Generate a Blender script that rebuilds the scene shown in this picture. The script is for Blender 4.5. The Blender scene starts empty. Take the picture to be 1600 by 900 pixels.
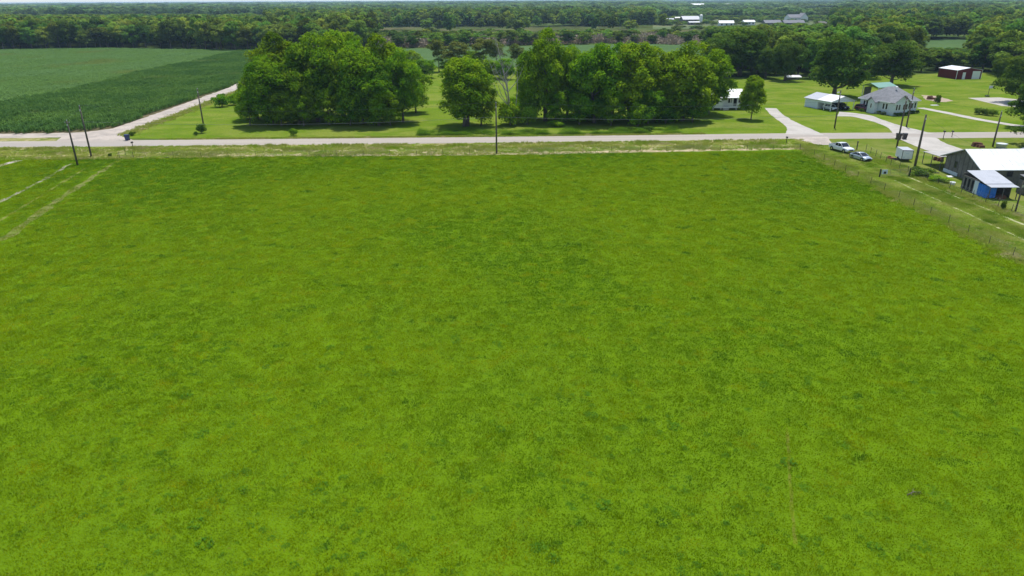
import bpy, math, random
import numpy as np
from mathutils import Vector, Matrix, noise as mnoise
random.seed(7); rng = np.random.default_rng(7)
S = bpy.context.scene; COL = S.collection
R = math.radians

# ------------------------------------------------------------------ camera
CAM_H = 29.0; PITCH = R(22.6); ROLL = R(-0.31); FPX = 1081.0
cam = bpy.data.cameras.new('camera'); cam.sensor_width = 36.0; cam.lens = 36.0 * FPX / 1600.0
cam.clip_start = 0.5; cam.clip_end = 40000
camo = bpy.data.objects.new('camera', cam); COL.objects.link(camo)
camo.matrix_world = Matrix.Translation((0, 0, CAM_H)) @ Matrix.Rotation(math.pi/2 - PITCH, 4, 'X') @ Matrix.Rotation(ROLL, 4, 'Z')
S.camera = camo

# ------------------------------------------------------------------ light
SUN_EL = R(69); SUN_AZ = R(18)
w = bpy.data.worlds.new('World'); S.world = w; w.use_nodes = True
nt = w.node_tree; nt.nodes.clear()
sky = nt.nodes.new('ShaderNodeTexSky'); sky.sky_type = 'NISHITA'; sky.sun_disc = False
sky.sun_elevation = SUN_EL; sky.sun_rotation = SUN_AZ; sky.air_density = 1.0; sky.dust_density = 0.25; sky.ozone_density = 2.0
bg = nt.nodes.new('ShaderNodeBackground'); bg.inputs[1].default_value = 0.12
ow = nt.nodes.new('ShaderNodeOutputWorld')
# thin bright cloud low in the sky, breaking up higher
tc = nt.nodes.new('ShaderNodeTexCoord'); sx = nt.nodes.new('ShaderNodeSeparateXYZ'); nt.links.new(tc.outputs['Generated'], sx.inputs[0])
mr = nt.nodes.new('ShaderNodeMapRange'); mr.inputs[1].default_value = 0.0; mr.inputs[2].default_value = 0.5; mr.inputs[3].default_value = .85; mr.inputs[4].default_value = .15; nt.links.new(sx.outputs[2], mr.inputs[0])
mp = nt.nodes.new('ShaderNodeMapping'); mp.inputs['Scale'].default_value = (1.5, 1.5, 9); nt.links.new(tc.outputs['Generated'], mp.inputs[0])
cn = nt.nodes.new('ShaderNodeTexNoise'); cn.inputs['Scale'].default_value = 2.2; cn.inputs['Detail'].default_value = 6; nt.links.new(mp.outputs[0], cn.inputs['Vector'])
cm = nt.nodes.new('ShaderNodeMapRange'); cm.inputs[1].default_value = .35; cm.inputs[2].default_value = .65; cm.inputs[3].default_value = .7; cm.inputs[4].default_value = 1.1; nt.links.new(cn.outputs[0], cm.inputs[0])
ml = nt.nodes.new('ShaderNodeMath'); ml.operation = 'MULTIPLY'; ml.use_clamp = True; nt.links.new(mr.outputs[0], ml.inputs[0]); nt.links.new(cm.outputs[0], ml.inputs[1])
mx = nt.nodes.new('ShaderNodeMix'); mx.data_type = 'RGBA'; nt.links.new(ml.outputs[0], mx.inputs[0]); nt.links.new(sky.outputs[0], mx.inputs[6]); mx.inputs[7].default_value = (3.9, 4.7, 5.4, 1)
nt.links.new(mx.outputs[2], bg.inputs[0]); nt.links.new(bg.outputs[0], ow.inputs[0])
sun = bpy.data.lights.new('sun', 'SUN'); sun.energy = 3.6; sun.angle = R(0.53); sun.color = (1.0, 0.955, 0.88)
suno = bpy.data.objects.new('sun', sun); COL.objects.link(suno); suno.location = (0, 0, 200)
sd = Vector((math.cos(SUN_EL)*math.sin(SUN_AZ), math.cos(SUN_EL)*math.cos(SUN_AZ), math.sin(SUN_EL)))
suno.rotation_euler = sd.to_track_quat('Z', 'Y').to_euler()
S.view_settings.view_transform = 'Standard'; S.view_settings.look = 'None'
S.view_settings.exposure = 0.5; S.view_settings.gamma = 1.0
S.render.engine = 'CYCLES'
S.cycles.max_bounces = 6; S.cycles.diffuse_bounces = 3; S.cycles.transmission_bounces = 3; S.cycles.transparent_max_bounces = 6
S.cycles.volume_bounces = 0

# ------------------------------------------------------------------ survey: a point of the ground from its bearing
def ray(x, y):
    u = (x-800)/FPX; v = -(y-450)/FPX
    c, s = math.cos(ROLL), math.sin(ROLL)
    a = c*u - s*v; b = s*u + c*v
    t = math.pi/2 - PITCH; c, s = math.cos(t), math.sin(t)
    return (a, c*b + s, s*b - c)
def G(x, y, h=0.0):
    d = ray(x, y); t = (h-CAM_H)/d[2]
    return (d[0]*t, d[1]*t)
def GH(bx, by, ty):
    g = G(bx, by); d = ray(bx, ty); return CAM_H + d[2]/d[1]*g[1]
def toPx(X, Y, Z=0.0):
    t = math.pi/2 - PITCH; c, s = math.cos(t), math.sin(t)
    z = Z - CAM_H; b = c*Y + s*z; wv = -s*Y + c*z
    c, s = math.cos(ROLL), math.sin(ROLL)
    a2 = c*X + s*b; b2 = -s*X + c*b
    return (800 + FPX*a2/-wv, 450 - FPX*b2/-wv)

# ------------------------------------------------------------------ mesh helpers
class MB:
    def __init__(s): s.v = []; s.f = []
    def add(s, vs, fs):
        n = len(s.v); s.v += [tuple(p) for p in vs]; s.f += [tuple(i+n for i in f) for f in fs]; return s
    def box(s, x0, y0, z0, x1, y1, z1):
        return s.add([(x0,y0,z0),(x1,y0,z0),(x1,y1,z0),(x0,y1,z0),(x0,y0,z1),(x1,y0,z1),(x1,y1,z1),(x0,y1,z1)],
                     [(0,3,2,1),(4,5,6,7),(0,1,5,4),(1,2,6,5),(2,3,7,6),(3,0,4,7)])
    def tube(s, pts, rs, n=8, cap=True):
        pts = [Vector(p) for p in pts]; vs = []; fs = []
        for i, p in enumerate(pts):
            d = (pts[min(i+1, len(pts)-1)] - pts[max(i-1, 0)]).normalized()
            a = d.orthogonal().normalized() if abs(d.z) < .95 else Vector((1,0,0))
            a = (a - d*a.dot(d)).normalized(); b = d.cross(a)
            for k in range(n):
                t = 2*math.pi*k/n
                vs.append(p + (a*math.cos(t) + b*math.sin(t))*rs[i])
        for i in range(len(pts)-1):
            for k in range(n):
                k2 = (k+1) % n
                fs.append((i*n+k, i*n+k2, (i+1)*n+k2, (i+1)*n+k))
        if cap:
            fs.append(tuple(range(n))[::-1]); fs.append(tuple((len(pts)-1)*n + k for k in range(n)))
        return s.add(vs, fs)
    def prism(s, poly, y0, y1):      # poly in xz, extruded along y
        n = len(poly)
        vs = [(x, y0, z) for x, z in poly] + [(x, y1, z) for x, z in poly]
        fs = [tuple(range(n)), tuple(range(2*n-1, n-1, -1))] + [(i, i+n, (i+1) % n + n, (i+1) % n) for i in range(n)]
        return s.add(vs, fs)
    def prismx(s, poly, x0, x1):     # poly in yz, extruded along x
        n = len(poly)
        vs = [(x0, y, z) for y, z in poly] + [(x1, y, z) for y, z in poly]
        fs = [tuple(range(n))[::-1], tuple(range(n, 2*n))] + [(i, (i+1) % n, (i+1) % n + n, i+n) for i in range(n)]
        return s.add(vs, fs)
    def slab(s, pts, th):            # a roof plane from its top outline, with thickness
        n = len(pts)
        vs = [tuple(p) for p in pts] + [(p[0], p[1], p[2]-th) for p in pts]
        fs = [tuple(range(n)), tuple(range(2*n-1, n-1, -1))] + [(i, i+n, (i+1) % n + n, (i+1) % n) for i in range(n)]
        return s.add(vs, fs)
    def mesh(s, name, mat, smooth=False):
        m = bpy.data.meshes.new(name); m.from_pydata(s.v, [], s.f)
        m.materials.append(mat)
        if smooth: m.shade_smooth()
        m.update(); return m
def link(o, parent=None):
    COL.objects.link(o)
    if parent: o.parent = parent
    return o
def part(mb, name, mat, parent, label=None, smooth=False, loc=None, kind=None):
    me = mb if isinstance(mb, bpy.types.Mesh) else mb.mesh(name, mat, smooth)
    o = bpy.data.objects.new(name, me); link(o, parent)
    if loc is not None: o.location = loc
    if label: o['label'] = label
    if kind: o['kind'] = kind
    return o
def tag(o, label, cat, group=None):
    o['label'] = label; o['category'] = cat
    if group: o['group'] = group
    return o
def thing(name, label, cat, loc=(0,0,0), rz=0.0, group=None):
    o = bpy.data.objects.new(name, None); COL.objects.link(o)
    o.location = loc if len(loc) == 3 else (loc[0], loc[1], 0); o.rotation_euler = (0, 0, rz)
    return tag(o, label, cat, group)
def dup(root, loc, rz=0.0, sc=(1,1,1), label=None, group=None, cat=None):
    kids = [c for c in root.children]
    r = root.copy(); COL.objects.link(r)
    r.location = loc; r.rotation_euler = (0, 0, rz); r.scale = sc
    if label: r['label'] = label
    if cat: r['category'] = cat
    if group: r['group'] = group
    for ch in kids:
        c = ch.copy(); COL.objects.link(c); c.parent = r
        for g in ch.children:
            d = g.copy(); COL.objects.link(d); d.parent = c
    return r
def polymesh_np(name, V, mat, nper=4, smooth=False):
    n = len(V)//nper
    m = bpy.data.meshes.new(name); m.vertices.add(len(V)); m.vertices.foreach_set('co', V.astype(np.float32).ravel())
    m.loops.add(len(V)); m.loops.foreach_set('vertex_index', np.arange(len(V), dtype=np.int32))
    m.polygons.add(n); m.polygons.foreach_set('loop_start', np.arange(0, len(V), nper, dtype=np.int32))
    m.materials.append(mat); m.update(calc_edges=True); return m

# ------------------------------------------------------------------ materials
def newmat(name):
    m = bpy.data.materials.new(name); m.use_nodes = True; t = m.node_tree; t.nodes.clear()
    return m, t, t.nodes, t.links
def layered(t, base, layers, objrand=None, coords='pos', stretch=None):
    """base colour mixed with further colours through noise thresholds (colour, scale, lo, hi, detail, strength)"""
    N, L = t.nodes, t.links
    if coords == 'pos': g = N.new('ShaderNodeNewGeometry'); vec = g.outputs['Position']
    else: g = N.new('ShaderNodeTexCoord'); vec = g.outputs['Object']
    if stretch:
        mp = N.new('ShaderNodeMapping'); mp.inputs['Scale'].default_value = stretch; L.new(vec, mp.inputs[0]); vec = mp.outputs[0]
    cur = N.new('ShaderNodeRGB'); cur.outputs[0].default_value = (*base, 1); cur = cur.outputs[0]
    for k, (c, sc, lo, hi, det, st) in enumerate(layers):
        n = N.new('ShaderNodeTexNoise'); n.inputs['Scale'].default_value = sc; n.inputs['Detail'].default_value = det
        n.inputs['Roughness'].default_value = 0.6
        off = N.new('ShaderNodeVectorMath'); off.operation = 'ADD'; off.inputs[1].default_value = (17.3*k+3, 9.1*k, 5.7*k)
        L.new(vec, off.inputs[0]); L.new(off.outputs[0], n.inputs['Vector'])
        mr = N.new('ShaderNodeMapRange'); mr.inputs[1].default_value = lo; mr.inputs[2].default_value = hi
        mr.inputs[3].default_value = 0; mr.inputs[4].default_value = st; mr.interpolation_type = 'SMOOTHSTEP'
        L.new(n.outputs[0], mr.inputs[0])
        mx = N.new('ShaderNodeMix'); mx.data_type = 'RGBA'; L.new(mr.outputs[0], mx.inputs[0]); L.new(cur, mx.inputs[6])
        mx.inputs[7].default_value = (*c, 1); cur = mx.outputs[2]
    if objrand:
        oi = N.new('ShaderNodeObjectInfo')
        hs = N.new('ShaderNodeHueSaturation')
        a = N.new('ShaderNodeMapRange'); a.inputs[3].default_value = 0.5-objrand[0]; a.inputs[4].default_value = 0.5+objrand[0]
        L.new(oi.outputs['Random'], a.inputs[0]); L.new(a.outputs[0], hs.inputs['Hue'])
        wn = N.new('ShaderNodeTexWhiteNoise'); wn.noise_dimensions = '1D'; L.new(oi.outputs['Random'], wn.inputs['W'])
        b = N.new('ShaderNodeMapRange'); b.inputs[3].default_value = 1-objrand[1]; b.inputs[4].default_value = 1+objrand[1]
        L.new(wn.outputs['Value'], b.inputs[0]); L.new(b.outputs[0], hs.inputs['Value'])
        L.new(cur, hs.inputs['Color']); cur = hs.outputs[0]
    return cur, vec
def surf(name, base, layers=(), rough=0.9, spec=0.2, metal=0.0, bump=None, coords='pos', stretch=None, coat=0):
    m, t, N, L = newmat(name)
    col, vec = layered(t, base, layers, None, coords, stretch)
    p = N.new('ShaderNodeBsdfPrincipled'); o = N.new('ShaderNodeOutputMaterial')
    p.inputs['Roughness'].default_value = rough; p.inputs['Specular IOR Level'].default_value = spec
    p.inputs['Metallic'].default_value = metal
    if coat: p.inputs['Coat Weight'].default_value = coat; p.inputs['Coat Roughness'].default_value = 0.05
    L.new(col, p.inputs['Base Color']); L.new(p.outputs[0], o.inputs[0])
    if bump:
        n = N.new('ShaderNodeTexNoise'); n.inputs['Scale'].default_value = bump[0]; n.inputs['Detail'].default_value = 5
        b = N.new('ShaderNodeBump'); b.inputs['Distance'].default_value = bump[1]; b.inputs['Strength'].default_value = 1.0
        L.new(vec, n.inputs['Vector']); L.new(n.outputs[0], b.inputs['Height']); L.new(b.outputs[0], p.inputs['Normal'])
    return m
def leaf(name, base, layers=(), objrand=None, trans=0.35, tcol=(1.25, 1.15, 0.5), up=.9):
    m, t, N, L = newmat(name)
    col, vec = layered(t, base, layers, objrand)
    d = N.new('ShaderNodeBsdfDiffuse'); tr = N.new('ShaderNodeBsdfTranslucent'); mx = N.new('ShaderNodeMixShader'); o = N.new('ShaderNodeOutputMaterial')
    mu = N.new('ShaderNodeMix'); mu.data_type = 'RGBA'; mu.blend_type = 'MULTIPLY'; mu.inputs[0].default_value = 1.0
    L.new(col, mu.inputs[6]); mu.inputs[7].default_value = (*tcol, 1); mu.clamp_result = False
    L.new(col, d.inputs[0]); L.new(mu.outputs[2], tr.inputs[0]); mx.inputs[0].default_value = trans
    # many soft leaves in one card: its shading normal leans towards the sky
    gm = N.new('ShaderNodeNewGeometry'); va = N.new('ShaderNodeVectorMath'); va.operation = 'ADD'; va.inputs[1].default_value = (0, 0, up)
    vn = N.new('ShaderNodeVectorMath'); vn.operation = 'NORMALIZE'; L.new(gm.outputs['Normal'], va.inputs[0]); L.new(va.outputs[0], vn.inputs[0]); L.new(vn.outputs[0], d.inputs['Normal'])
    L.new(d.outputs[0], mx.inputs[1]); L.new(tr.outputs[0], mx.inputs[2]); L.new(mx.outputs[0], o.inputs[0])
    return m

# ------------------------------------------------------------------ scattering (things nobody could count)
def scatter(name, variants, pts, rz, sc, mat, label, cat):
    """variants: list of (verts Nx3, corners per face); pts Nx3; sc Nx3"""
    P = np.asarray(pts, np.float32); n = len(P)
    Vs = [P]; vid = [np.full(n, -1, np.int32)]; starts = []; loops = []; base = n; lcount = 0; tot = []
    for k, (V, nper) in enumerate(variants):
        Vs.append(V.astype(np.float32)); vid.append(np.full(len(V), k, np.int32))
        loops.append(np.arange(base, base+len(V), dtype=np.int32)); starts.append(np.arange(lcount, lcount+len(V), nper, dtype=np.int32))
        base += len(V); lcount += len(V)
    m = bpy.data.meshes.new(name); V = np.concatenate(Vs); m.vertices.add(len(V)); m.vertices.foreach_set('co', V.ravel())
    lp = np.concatenate(loops); st = np.concatenate(starts)
    m.loops.add(len(lp)); m.loops.foreach_set('vertex_index', lp); m.polygons.add(len(st)); m.polygons.foreach_set('loop_start', st)
    m.update(calc_edges=True); m.materials.append(mat)
    a = m.attributes.new('vid', 'INT', 'POINT'); a.data.foreach_set('value', np.concatenate(vid))
    pad = len(V) - n
    a = m.attributes.new('rz', 'FLOAT', 'POINT'); a.data.foreach_set('value', np.concatenate([np.asarray(rz, np.float32), np.zeros(pad, np.float32)]))
    a = m.attributes.new('sc', 'FLOAT_VECTOR', 'POINT'); a.data.foreach_set('vector', np.concatenate([np.asarray(sc, np.float32).reshape(n, 3), np.ones((pad, 3), np.float32)]).ravel())
    a = m.attributes.new('pick', 'INT', 'POINT'); a.data.foreach_set('value', np.concatenate([rng.integers(0, len(variants), n).astype(np.int32), np.zeros(pad, np.int32)]))
    ng = bpy.data.node_groups.new(name + '_scatter', 'GeometryNodeTree')
    ng.interface.new_socket('Geometry', in_out='INPUT', socket_type='NodeSocketGeometry')
    ng.interface.new_socket('Geometry', in_out='OUTPUT', socket_type='NodeSocketGeometry')
    N, L = ng.nodes, ng.links
    gi = N.new('NodeGroupInput'); go = N.new('NodeGroupOutput')
    def attr(nm, ty):
        x = N.new('GeometryNodeInputNamedAttribute'); x.data_type = ty; x.inputs[0].default_value = nm
        return next(o for o in x.outputs if o.enabled and o.name == 'Attribute')
    def sep(k):
        c = N.new('FunctionNodeCompare'); c.data_type = 'INT'; c.operation = 'EQUAL'
        ia = [i for i in c.inputs if i.enabled]; L.new(attr('vid', 'INT'), ia[0]); ia[1].default_value = k
        g = N.new('GeometryNodeSeparateGeometry'); g.domain = 'POINT'; L.new(gi.outputs[0], g.inputs[0]); L.new(c.outputs[0], g.inputs[1])
        return g.outputs[0]
    points = sep(-1); join = N.new('GeometryNodeJoinGeometry')
    for k in range(len(variants)):
        gt = N.new('GeometryNodeGeometryToInstance'); L.new(sep(k), gt.inputs[0]); L.new(gt.outputs[0], join.inputs[0])
    ip = N.new('GeometryNodeInstanceOnPoints'); L.new(points, ip.inputs['Points']); L.new(join.outputs[0], ip.inputs['Instance'])
    ip.inputs['Pick Instance'].default_value = True; L.new(attr('pick', 'INT'), ip.inputs['Instance Index'])
    cx = N.new('ShaderNodeCombineXYZ'); L.new(attr('rz', 'FLOAT'), cx.inputs[2])
    L.new(cx.outputs[0], ip.inputs['Rotation']); L.new(attr('sc', 'FLOAT_VECTOR'), ip.inputs['Scale'])
    L.new(ip.outputs[0], go.inputs[0])
    o = bpy.data.objects.new(name, m); COL.objects.link(o)
    md = o.modifiers.new('scatter', 'NODES'); md.node_group = ng
    o['kind'] = 'stuff'; o['label'] = label; o['category'] = cat
    return o

def blades(n, rad, h0, h1, wd, lean=0.5, square=True, clump=0):
    """n grass blades as triangles"""
    if clump:
        cc = rng.uniform(-rad, rad, (clump, 2)); idx = rng.integers(0, clump, n)
        xy = cc[idx] + rng.normal(0, rad*0.12, (n, 2))
    else: xy = rng.uniform(-rad, rad, (n, 2))
    h = rng.uniform(h0, h1, n); a = rng.uniform(0, 2*np.pi, n); b = rng.uniform(0, 2*np.pi, n); ln = rng.uniform(0, lean, n)*h
    ww = wd*rng.uniform(.6, 1.3, n)
    V = np.zeros((n, 3, 3))
    V[:, 0, 0] = xy[:, 0] - np.cos(a)*ww; V[:, 0, 1] = xy[:, 1] - np.sin(a)*ww
    V[:, 1, 0] = xy[:, 0] + np.cos(a)*ww; V[:, 1, 1] = xy[:, 1] + np.sin(a)*ww
    V[:, 2, 0] = xy[:, 0] + np.cos(b)*ln; V[:, 2, 1] = xy[:, 1] + np.sin(b)*ln; V[:, 2, 2] = h
    return (V.reshape(-1, 3), 3)

def leafcards(C, Nrm, size, jit=0.35, up=0.25):
    n = len(C); Nn = Nrm + rng.normal(0, jit, (n, 3)); Nn[:, 2] += up
    Nn /= np.linalg.norm(Nn, axis=1)[:, None] + 1e-9
    A = np.cross(Nn, rng.normal(0, 1, (n, 3))); A /= np.linalg.norm(A, axis=1)[:, None] + 1e-9
    B = np.cross(Nn, A); s = (size*rng.uniform(.55, 1.25, n))[:, None]
    asp = rng.uniform(.5, .9, n)[:, None]
    V = np.stack([C - A*s, C - B*s*asp + A*s*.15, C + A*s, C + B*s*asp + A*s*.1], 1)
    return V.reshape(-1, 3)
def crown_shape(H, Rr, zb, nl, nleaf, size, seed, flat=1.0, lr=(.30, .46), conical=0):
    rg = np.random.default_rng(seed)
    cz = (H + zb)/2; hz = (H - zb)/2; lobes = []
    for i in range(nl):
        u = (i + .5)/nl; ph = i*2.39996 + rg.uniform(-.5, .5); zz = 1 - 2*u; r = math.sqrt(max(0, 1-abs(zz)**(2.0 if zz > 0 else 3.2)))
        k = rg.uniform(.5, .74)
        rad = Rr*rg.uniform(*lr)
        fl = 1.0
        if conical: fl = 1 - conical*(zz+1)/2
        z = cz + zz*hz*k*1.08
        z = min(z, H - rad*.8); z = max(z, zb + rad*.45, rad*.35)
        lobes.append((r*k*Rr*math.cos(ph)*fl, r*k*Rr*math.sin(ph)*fl, z, rad*(1 - .3*conical*(zz+1)/2)))
    for i in range(max(2, nl//6)):
        lobes.append((rg.uniform(-.25, .25)*Rr, rg.uniform(-.25, .25)*Rr, cz + rg.uniform(-.3, .5)*hz, Rr*lr[1]))
    Cs = []; Ns = []; per = nleaf//len(lobes)
    for (x, y, z, rad) in lobes:
        # every lobe carries smaller sprays
        d = rg.normal(0, 1, (7, 3)); d /= np.linalg.norm(d, axis=1)[:, None]; d[:, 2] = np.abs(d[:, 2])*.8 - .25
        sub = np.concatenate([np.array([[x, y, z]]), np.array([x, y, z]) + d*rad*.72]); srad = np.array([rad*.8] + [rad*q for q in rg.uniform(.32, .55, 7)])
        wgt = srad**2; wgt /= wgt.sum(); k = rg.choice(8, per, p=wgt)
        dd = rg.normal(0, 1, (per, 3)); dd /= np.linalg.norm(dd, axis=1)[:, None]
        low = dd[:, 2] < -.2; dd[low, 2] *= rg.choice([1, -1], low.sum(), p=[.45, .55])
        rr = srad[k]*np.clip(rg.normal(.93, .13, per), .4, 1.25)
        Cs.append(sub[k] + dd*rr[:, None]*np.array([1, 1, .85*flat])); Ns.append(dd)
    Cc = np.concatenate(Cs); Nc = np.concatenate(Ns); ok = Cc[:, 2] > max(.35, zb); return leafcards(Cc[ok], Nc[ok], size), lobes
def tree_proto(name, H, Rr, zb, nl, nleaf, size, seed, bark, lm, tr=.35, conical=0, stems=1, lr=(.30, .46), flat=1.0, lean=0.0):
    V, lobes = crown_shape(H, Rr, zb, nl, nleaf, size, seed, flat, lr, conical)
    rg = random.Random(seed); t = bpy.data.objects.new(name, None); COL.objects.link(t)
    mb = MB()
    for s in range(stems):
        ox = (s - (stems-1)/2)*tr*2.2; top = H*.72
        path = [(ox*(1 + k/3.) + lean*k/6*Rr*.4 + rg.uniform(-.12, .12)*k*.5, rg.uniform(-.12, .12)*k*.5, top*k/6) for k in range(7)]
        path[0] = (ox, 0, -.15)
        mb.tube(path, [tr*1.45, tr, tr*.85, tr*.7, tr*.55, tr*.38, tr*.15], 8)
    part(mb, 'trunk', bark, t, smooth=True)
    mb = MB()
    for (x, y, z, r) in lobes[:22]:
        zr = max(H*.12, min(z - Rr*.45, H*.5)); a = Vector((0 + lean*zr/H*Rr*.4, 0, zr)); b = Vector((x, y, z)); m = a.lerp(b, .5) + Vector((0, 0, -.06*H*.5 + rg.uniform(-.3, .3)))
        mb.tube([a, m, b], [tr*.42, tr*.27, tr*.07], 5, False)
    part(mb, 'limbs', bark, t, smooth=True)
    part(polymesh_np('crown', V, lm), 'crown', lm, t)
    t['label'] = ''; t['category'] = 'tree'
    return t

# ================================================================== COLOURS
GY = (.150, .185, .012); GG = (.075, .135, .012); GD = (.040, .095, .016)
m_pasture = surf('pasture_ground', (.105, .185, .005), [((.10, .18, .006), .03, .40, .62, 2, .8), ((.085, .155, .006), .8, .46, .66, 4, .7), ((.045, .115, .008), .6, .62, .72, 3, .8), ((.15, .14, .03), 3, .62, .8, 3, .5)], bump=(6, .06), spec=0.0)
m_blade = leaf('pasture_blades', (.186, .280, .002),
    [((.062, .172, .003), .020, .44, .60, 4, .85), ((.085, .190, .003), .34, .47, .66, 5, .7), ((.310, .335, .004), .5, .53, .68, 5, .65),
     ((.030, .112, .010), .40, .59, .67, 5, .85), ((.034, .105, .012), 1.3, .65, .75, 3, .65), ((.20, .18, .05), 2.6, .69, .80, 2, .4)], trans=.40, up=1.8)
m_weed = leaf('weed_leaves', (.055, .15, .012), [((.085, .20, .014), 3, .4, .6, 3, .7)], trans=.25)
m_strawblade = leaf('dry_blades', (.33, .39, .07), [((.62, .54, .32), .35, .52, .68, 4, .8), ((.24, .40, .015), .22, .48, .62, 3, .8), ((.44, .47, .08), 1.8, .5, .7, 3, .6)], trans=.3, tcol=(1.1, 1.05, .7), up=1.9)
m_verge = surf('verge_soil_and_grass', (.22, .22, .07), [((.38, .32, .18), .5, .42, .62, 5, .8), ((.10, .15, .02), .25, .48, .62, 4, .9)], bump=(5, .06), spec=0.0)
m_dry = surf('dry_grass_strip', (.44, .36, .23), [((.26, .22, .10), .6, .4, .6, 4, .8), ((.14, .17, .03), .35, .55, .7, 4, .8)], bump=(6, .05), spec=0.0)
m_lawn = surf('lawn_grass', (.125, .190, .016), [((.18, .215, .036), .045, .4, .6, 4, .85), ((.095, .165, .010), .13, .45, .62, 5, .8), ((.15, .17, .04), .08, .60, .72, 5, .6), ((.22, .23, .07), .35, .58, .75, 4, .45), ((.07, .12, .012), 1.5, .5, .7, 3, .5)], bump=(3, .10), stretch=(1, 1.3, 1), spec=0.0)
m_yard = surf('yard_grass', (.125, .165, .024), [((.18, .20, .05), .12, .4, .6, 4, .8), ((.09, .15, .015), .3, .48, .62, 4, .8), ((.30, .26, .15), .5, .62, .76, 4, .6)], bump=(4, .08), spec=0.0)
m_ground = surf('woodland_floor', (.045, .075, .018), [((.09, .13, .03), .02, .45, .6, 4, .8), ((.12, .12, .05), .1, .55, .7, 4, .5)], spec=0.0)
m_asphalt = surf('road_surface', (.375, .330, .280), [((.30, .265, .225), .55, .47, .60, 2, .65), ((.31, .28, .25), .12, .4, .62, 4, .7), ((.42, .38, .345), .9, .5, .72, 5, .5), ((.26, .235, .215), .06, .60, .72, 4, .4)], bump=(12, .01), stretch=(.06, 1.3, 1))
m_conc = surf('drive_concrete', (.43, .40, .36), [((.27, .25, .22), .22, .56, .70, 5, .6), ((.35, .325, .29), .3, .4, .62, 5, .7), ((.50, .465, .42), 1.1, .5, .7, 4, .5)], bump=(9, .012))
m_gravel = surf('gravel', (.43, .37, .315), [((.31, .27, .235), .25, .42, .6, 5, .8), ((.50, .45, .40), 1.3, .5, .7, 5, .6), ((.22, .24, .12), .6, .64, .76, 4, .5)], bump=(8, .05))
m_canesoil = surf('cane_soil', (.10, .09, .045), [((.20, .17, .10), .3, .45, .65, 4, .6)], bump=(3, .1), spec=0.0)
m_cane_d = leaf('cane_leaves', (.105, .215, .050), [((.17, .30, .06), .05, .42, .62, 3, .7), ((.058, .145, .034), .3, .5, .68, 3, .6), ((.21, .26, .08), .04, .6, .72, 3, .5)], trans=.3, tcol=(1.1, 1.15, .7), up=.9)
m_cane_l = leaf('young_cane_leaves', (.185, .325, .085), [((.20, .345, .12), .03, .42, .62, 3, .7), ((.23, .285, .07), .022, .56, .68, 3, .7), ((.12, .24, .07), .25, .5, .68, 3, .6)], trans=.3, tcol=(1.1, 1.1, .8), up=.9)
m_farfield = surf('far_crop', (.070, .125, .045), [((.085, .145, .05), .01, .4, .6, 3, .8), ((.05, .10, .035), .06, .5, .7, 4, .6)], bump=(.8, .3), spec=0.0)
m_tanfield = surf('tan_field', (.060, .080, .022), [((.12, .11, .055), .012, .46, .62, 4, .8), ((.09, .13, .04), .03, .5, .66, 4, .8)], spec=0.0)
m_bark = surf('bark', (.12, .10, .08), [((.20, .175, .145), 3, .45, .65, 4, .7)], bump=(7, .03), coords='obj')
m_deadwood = surf('dead_wood', (.36, .34, .31), [((.16, .15, .13), 3, .45, .65, 4, .7)], coords='obj')
m_pole = surf('pole_wood', (.10, .085, .065), [((.16, .14, .11), 1.5, .45, .65, 4, .6)], coords='obj', stretch=(4, 4, .5))
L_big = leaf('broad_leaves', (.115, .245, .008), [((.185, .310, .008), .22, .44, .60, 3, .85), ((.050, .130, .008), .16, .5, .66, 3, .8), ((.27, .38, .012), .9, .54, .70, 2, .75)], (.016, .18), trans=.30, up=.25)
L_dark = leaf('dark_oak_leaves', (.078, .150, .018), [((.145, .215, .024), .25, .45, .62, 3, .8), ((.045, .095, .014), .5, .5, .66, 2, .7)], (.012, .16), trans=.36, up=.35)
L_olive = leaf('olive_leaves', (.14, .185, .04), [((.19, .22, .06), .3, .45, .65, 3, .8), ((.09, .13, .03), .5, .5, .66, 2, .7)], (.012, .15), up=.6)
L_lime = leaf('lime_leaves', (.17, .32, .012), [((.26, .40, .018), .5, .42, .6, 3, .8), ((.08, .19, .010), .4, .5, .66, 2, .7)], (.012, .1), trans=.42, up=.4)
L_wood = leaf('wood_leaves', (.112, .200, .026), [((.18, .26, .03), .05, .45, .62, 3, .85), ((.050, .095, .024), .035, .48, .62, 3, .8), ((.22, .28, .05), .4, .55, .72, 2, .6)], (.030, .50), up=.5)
L_far = leaf('far_wood_leaves', (.128, .222, .050), [((.045, .085, .036), .0022, .48, .58, 4, .85), ((.18, .25, .06), .004, .52, .66, 4, .8), ((.20, .26, .08), .04, .55, .7, 2, .6)], (.016, .45), trans=.3, up=.55)
L_brush = leaf('bare_brush', (.36, .29, .22), [((.18, .18, .08), .1, .45, .65, 3, .7)], (.02, .2), trans=.1)
m_white = surf('white_paint', (.80, .80, .78), [((.70, .70, .68), 2, .5, .7, 4, .4)], rough=.55, coords='obj')
m_whiteroof = surf('white_metal_roof', (.74, .74, .73), [((.58, .585, .60), .5, .48, .70, 5, .6), ((.46, .42, .37), .9, .66, .78, 5, .5)], rough=.45, spec=.4, coords='obj')
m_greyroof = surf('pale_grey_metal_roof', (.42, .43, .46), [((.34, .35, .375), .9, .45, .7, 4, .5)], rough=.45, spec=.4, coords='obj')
m_shingle = surf('grey_shingles', (.225, .228, .24), [((.165, .168, .18), 1.5, .45, .65, 5, .7), ((.32, .30, .31), 4, .55, .7, 4, .5)], bump=(9, .03), coords='obj')
m_siding = surf('pale_blue_siding', (.56, .63, .63), [((.47, .55, .55), 1, .48, .7, 3, .5)], rough=.6, coords='obj')
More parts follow.
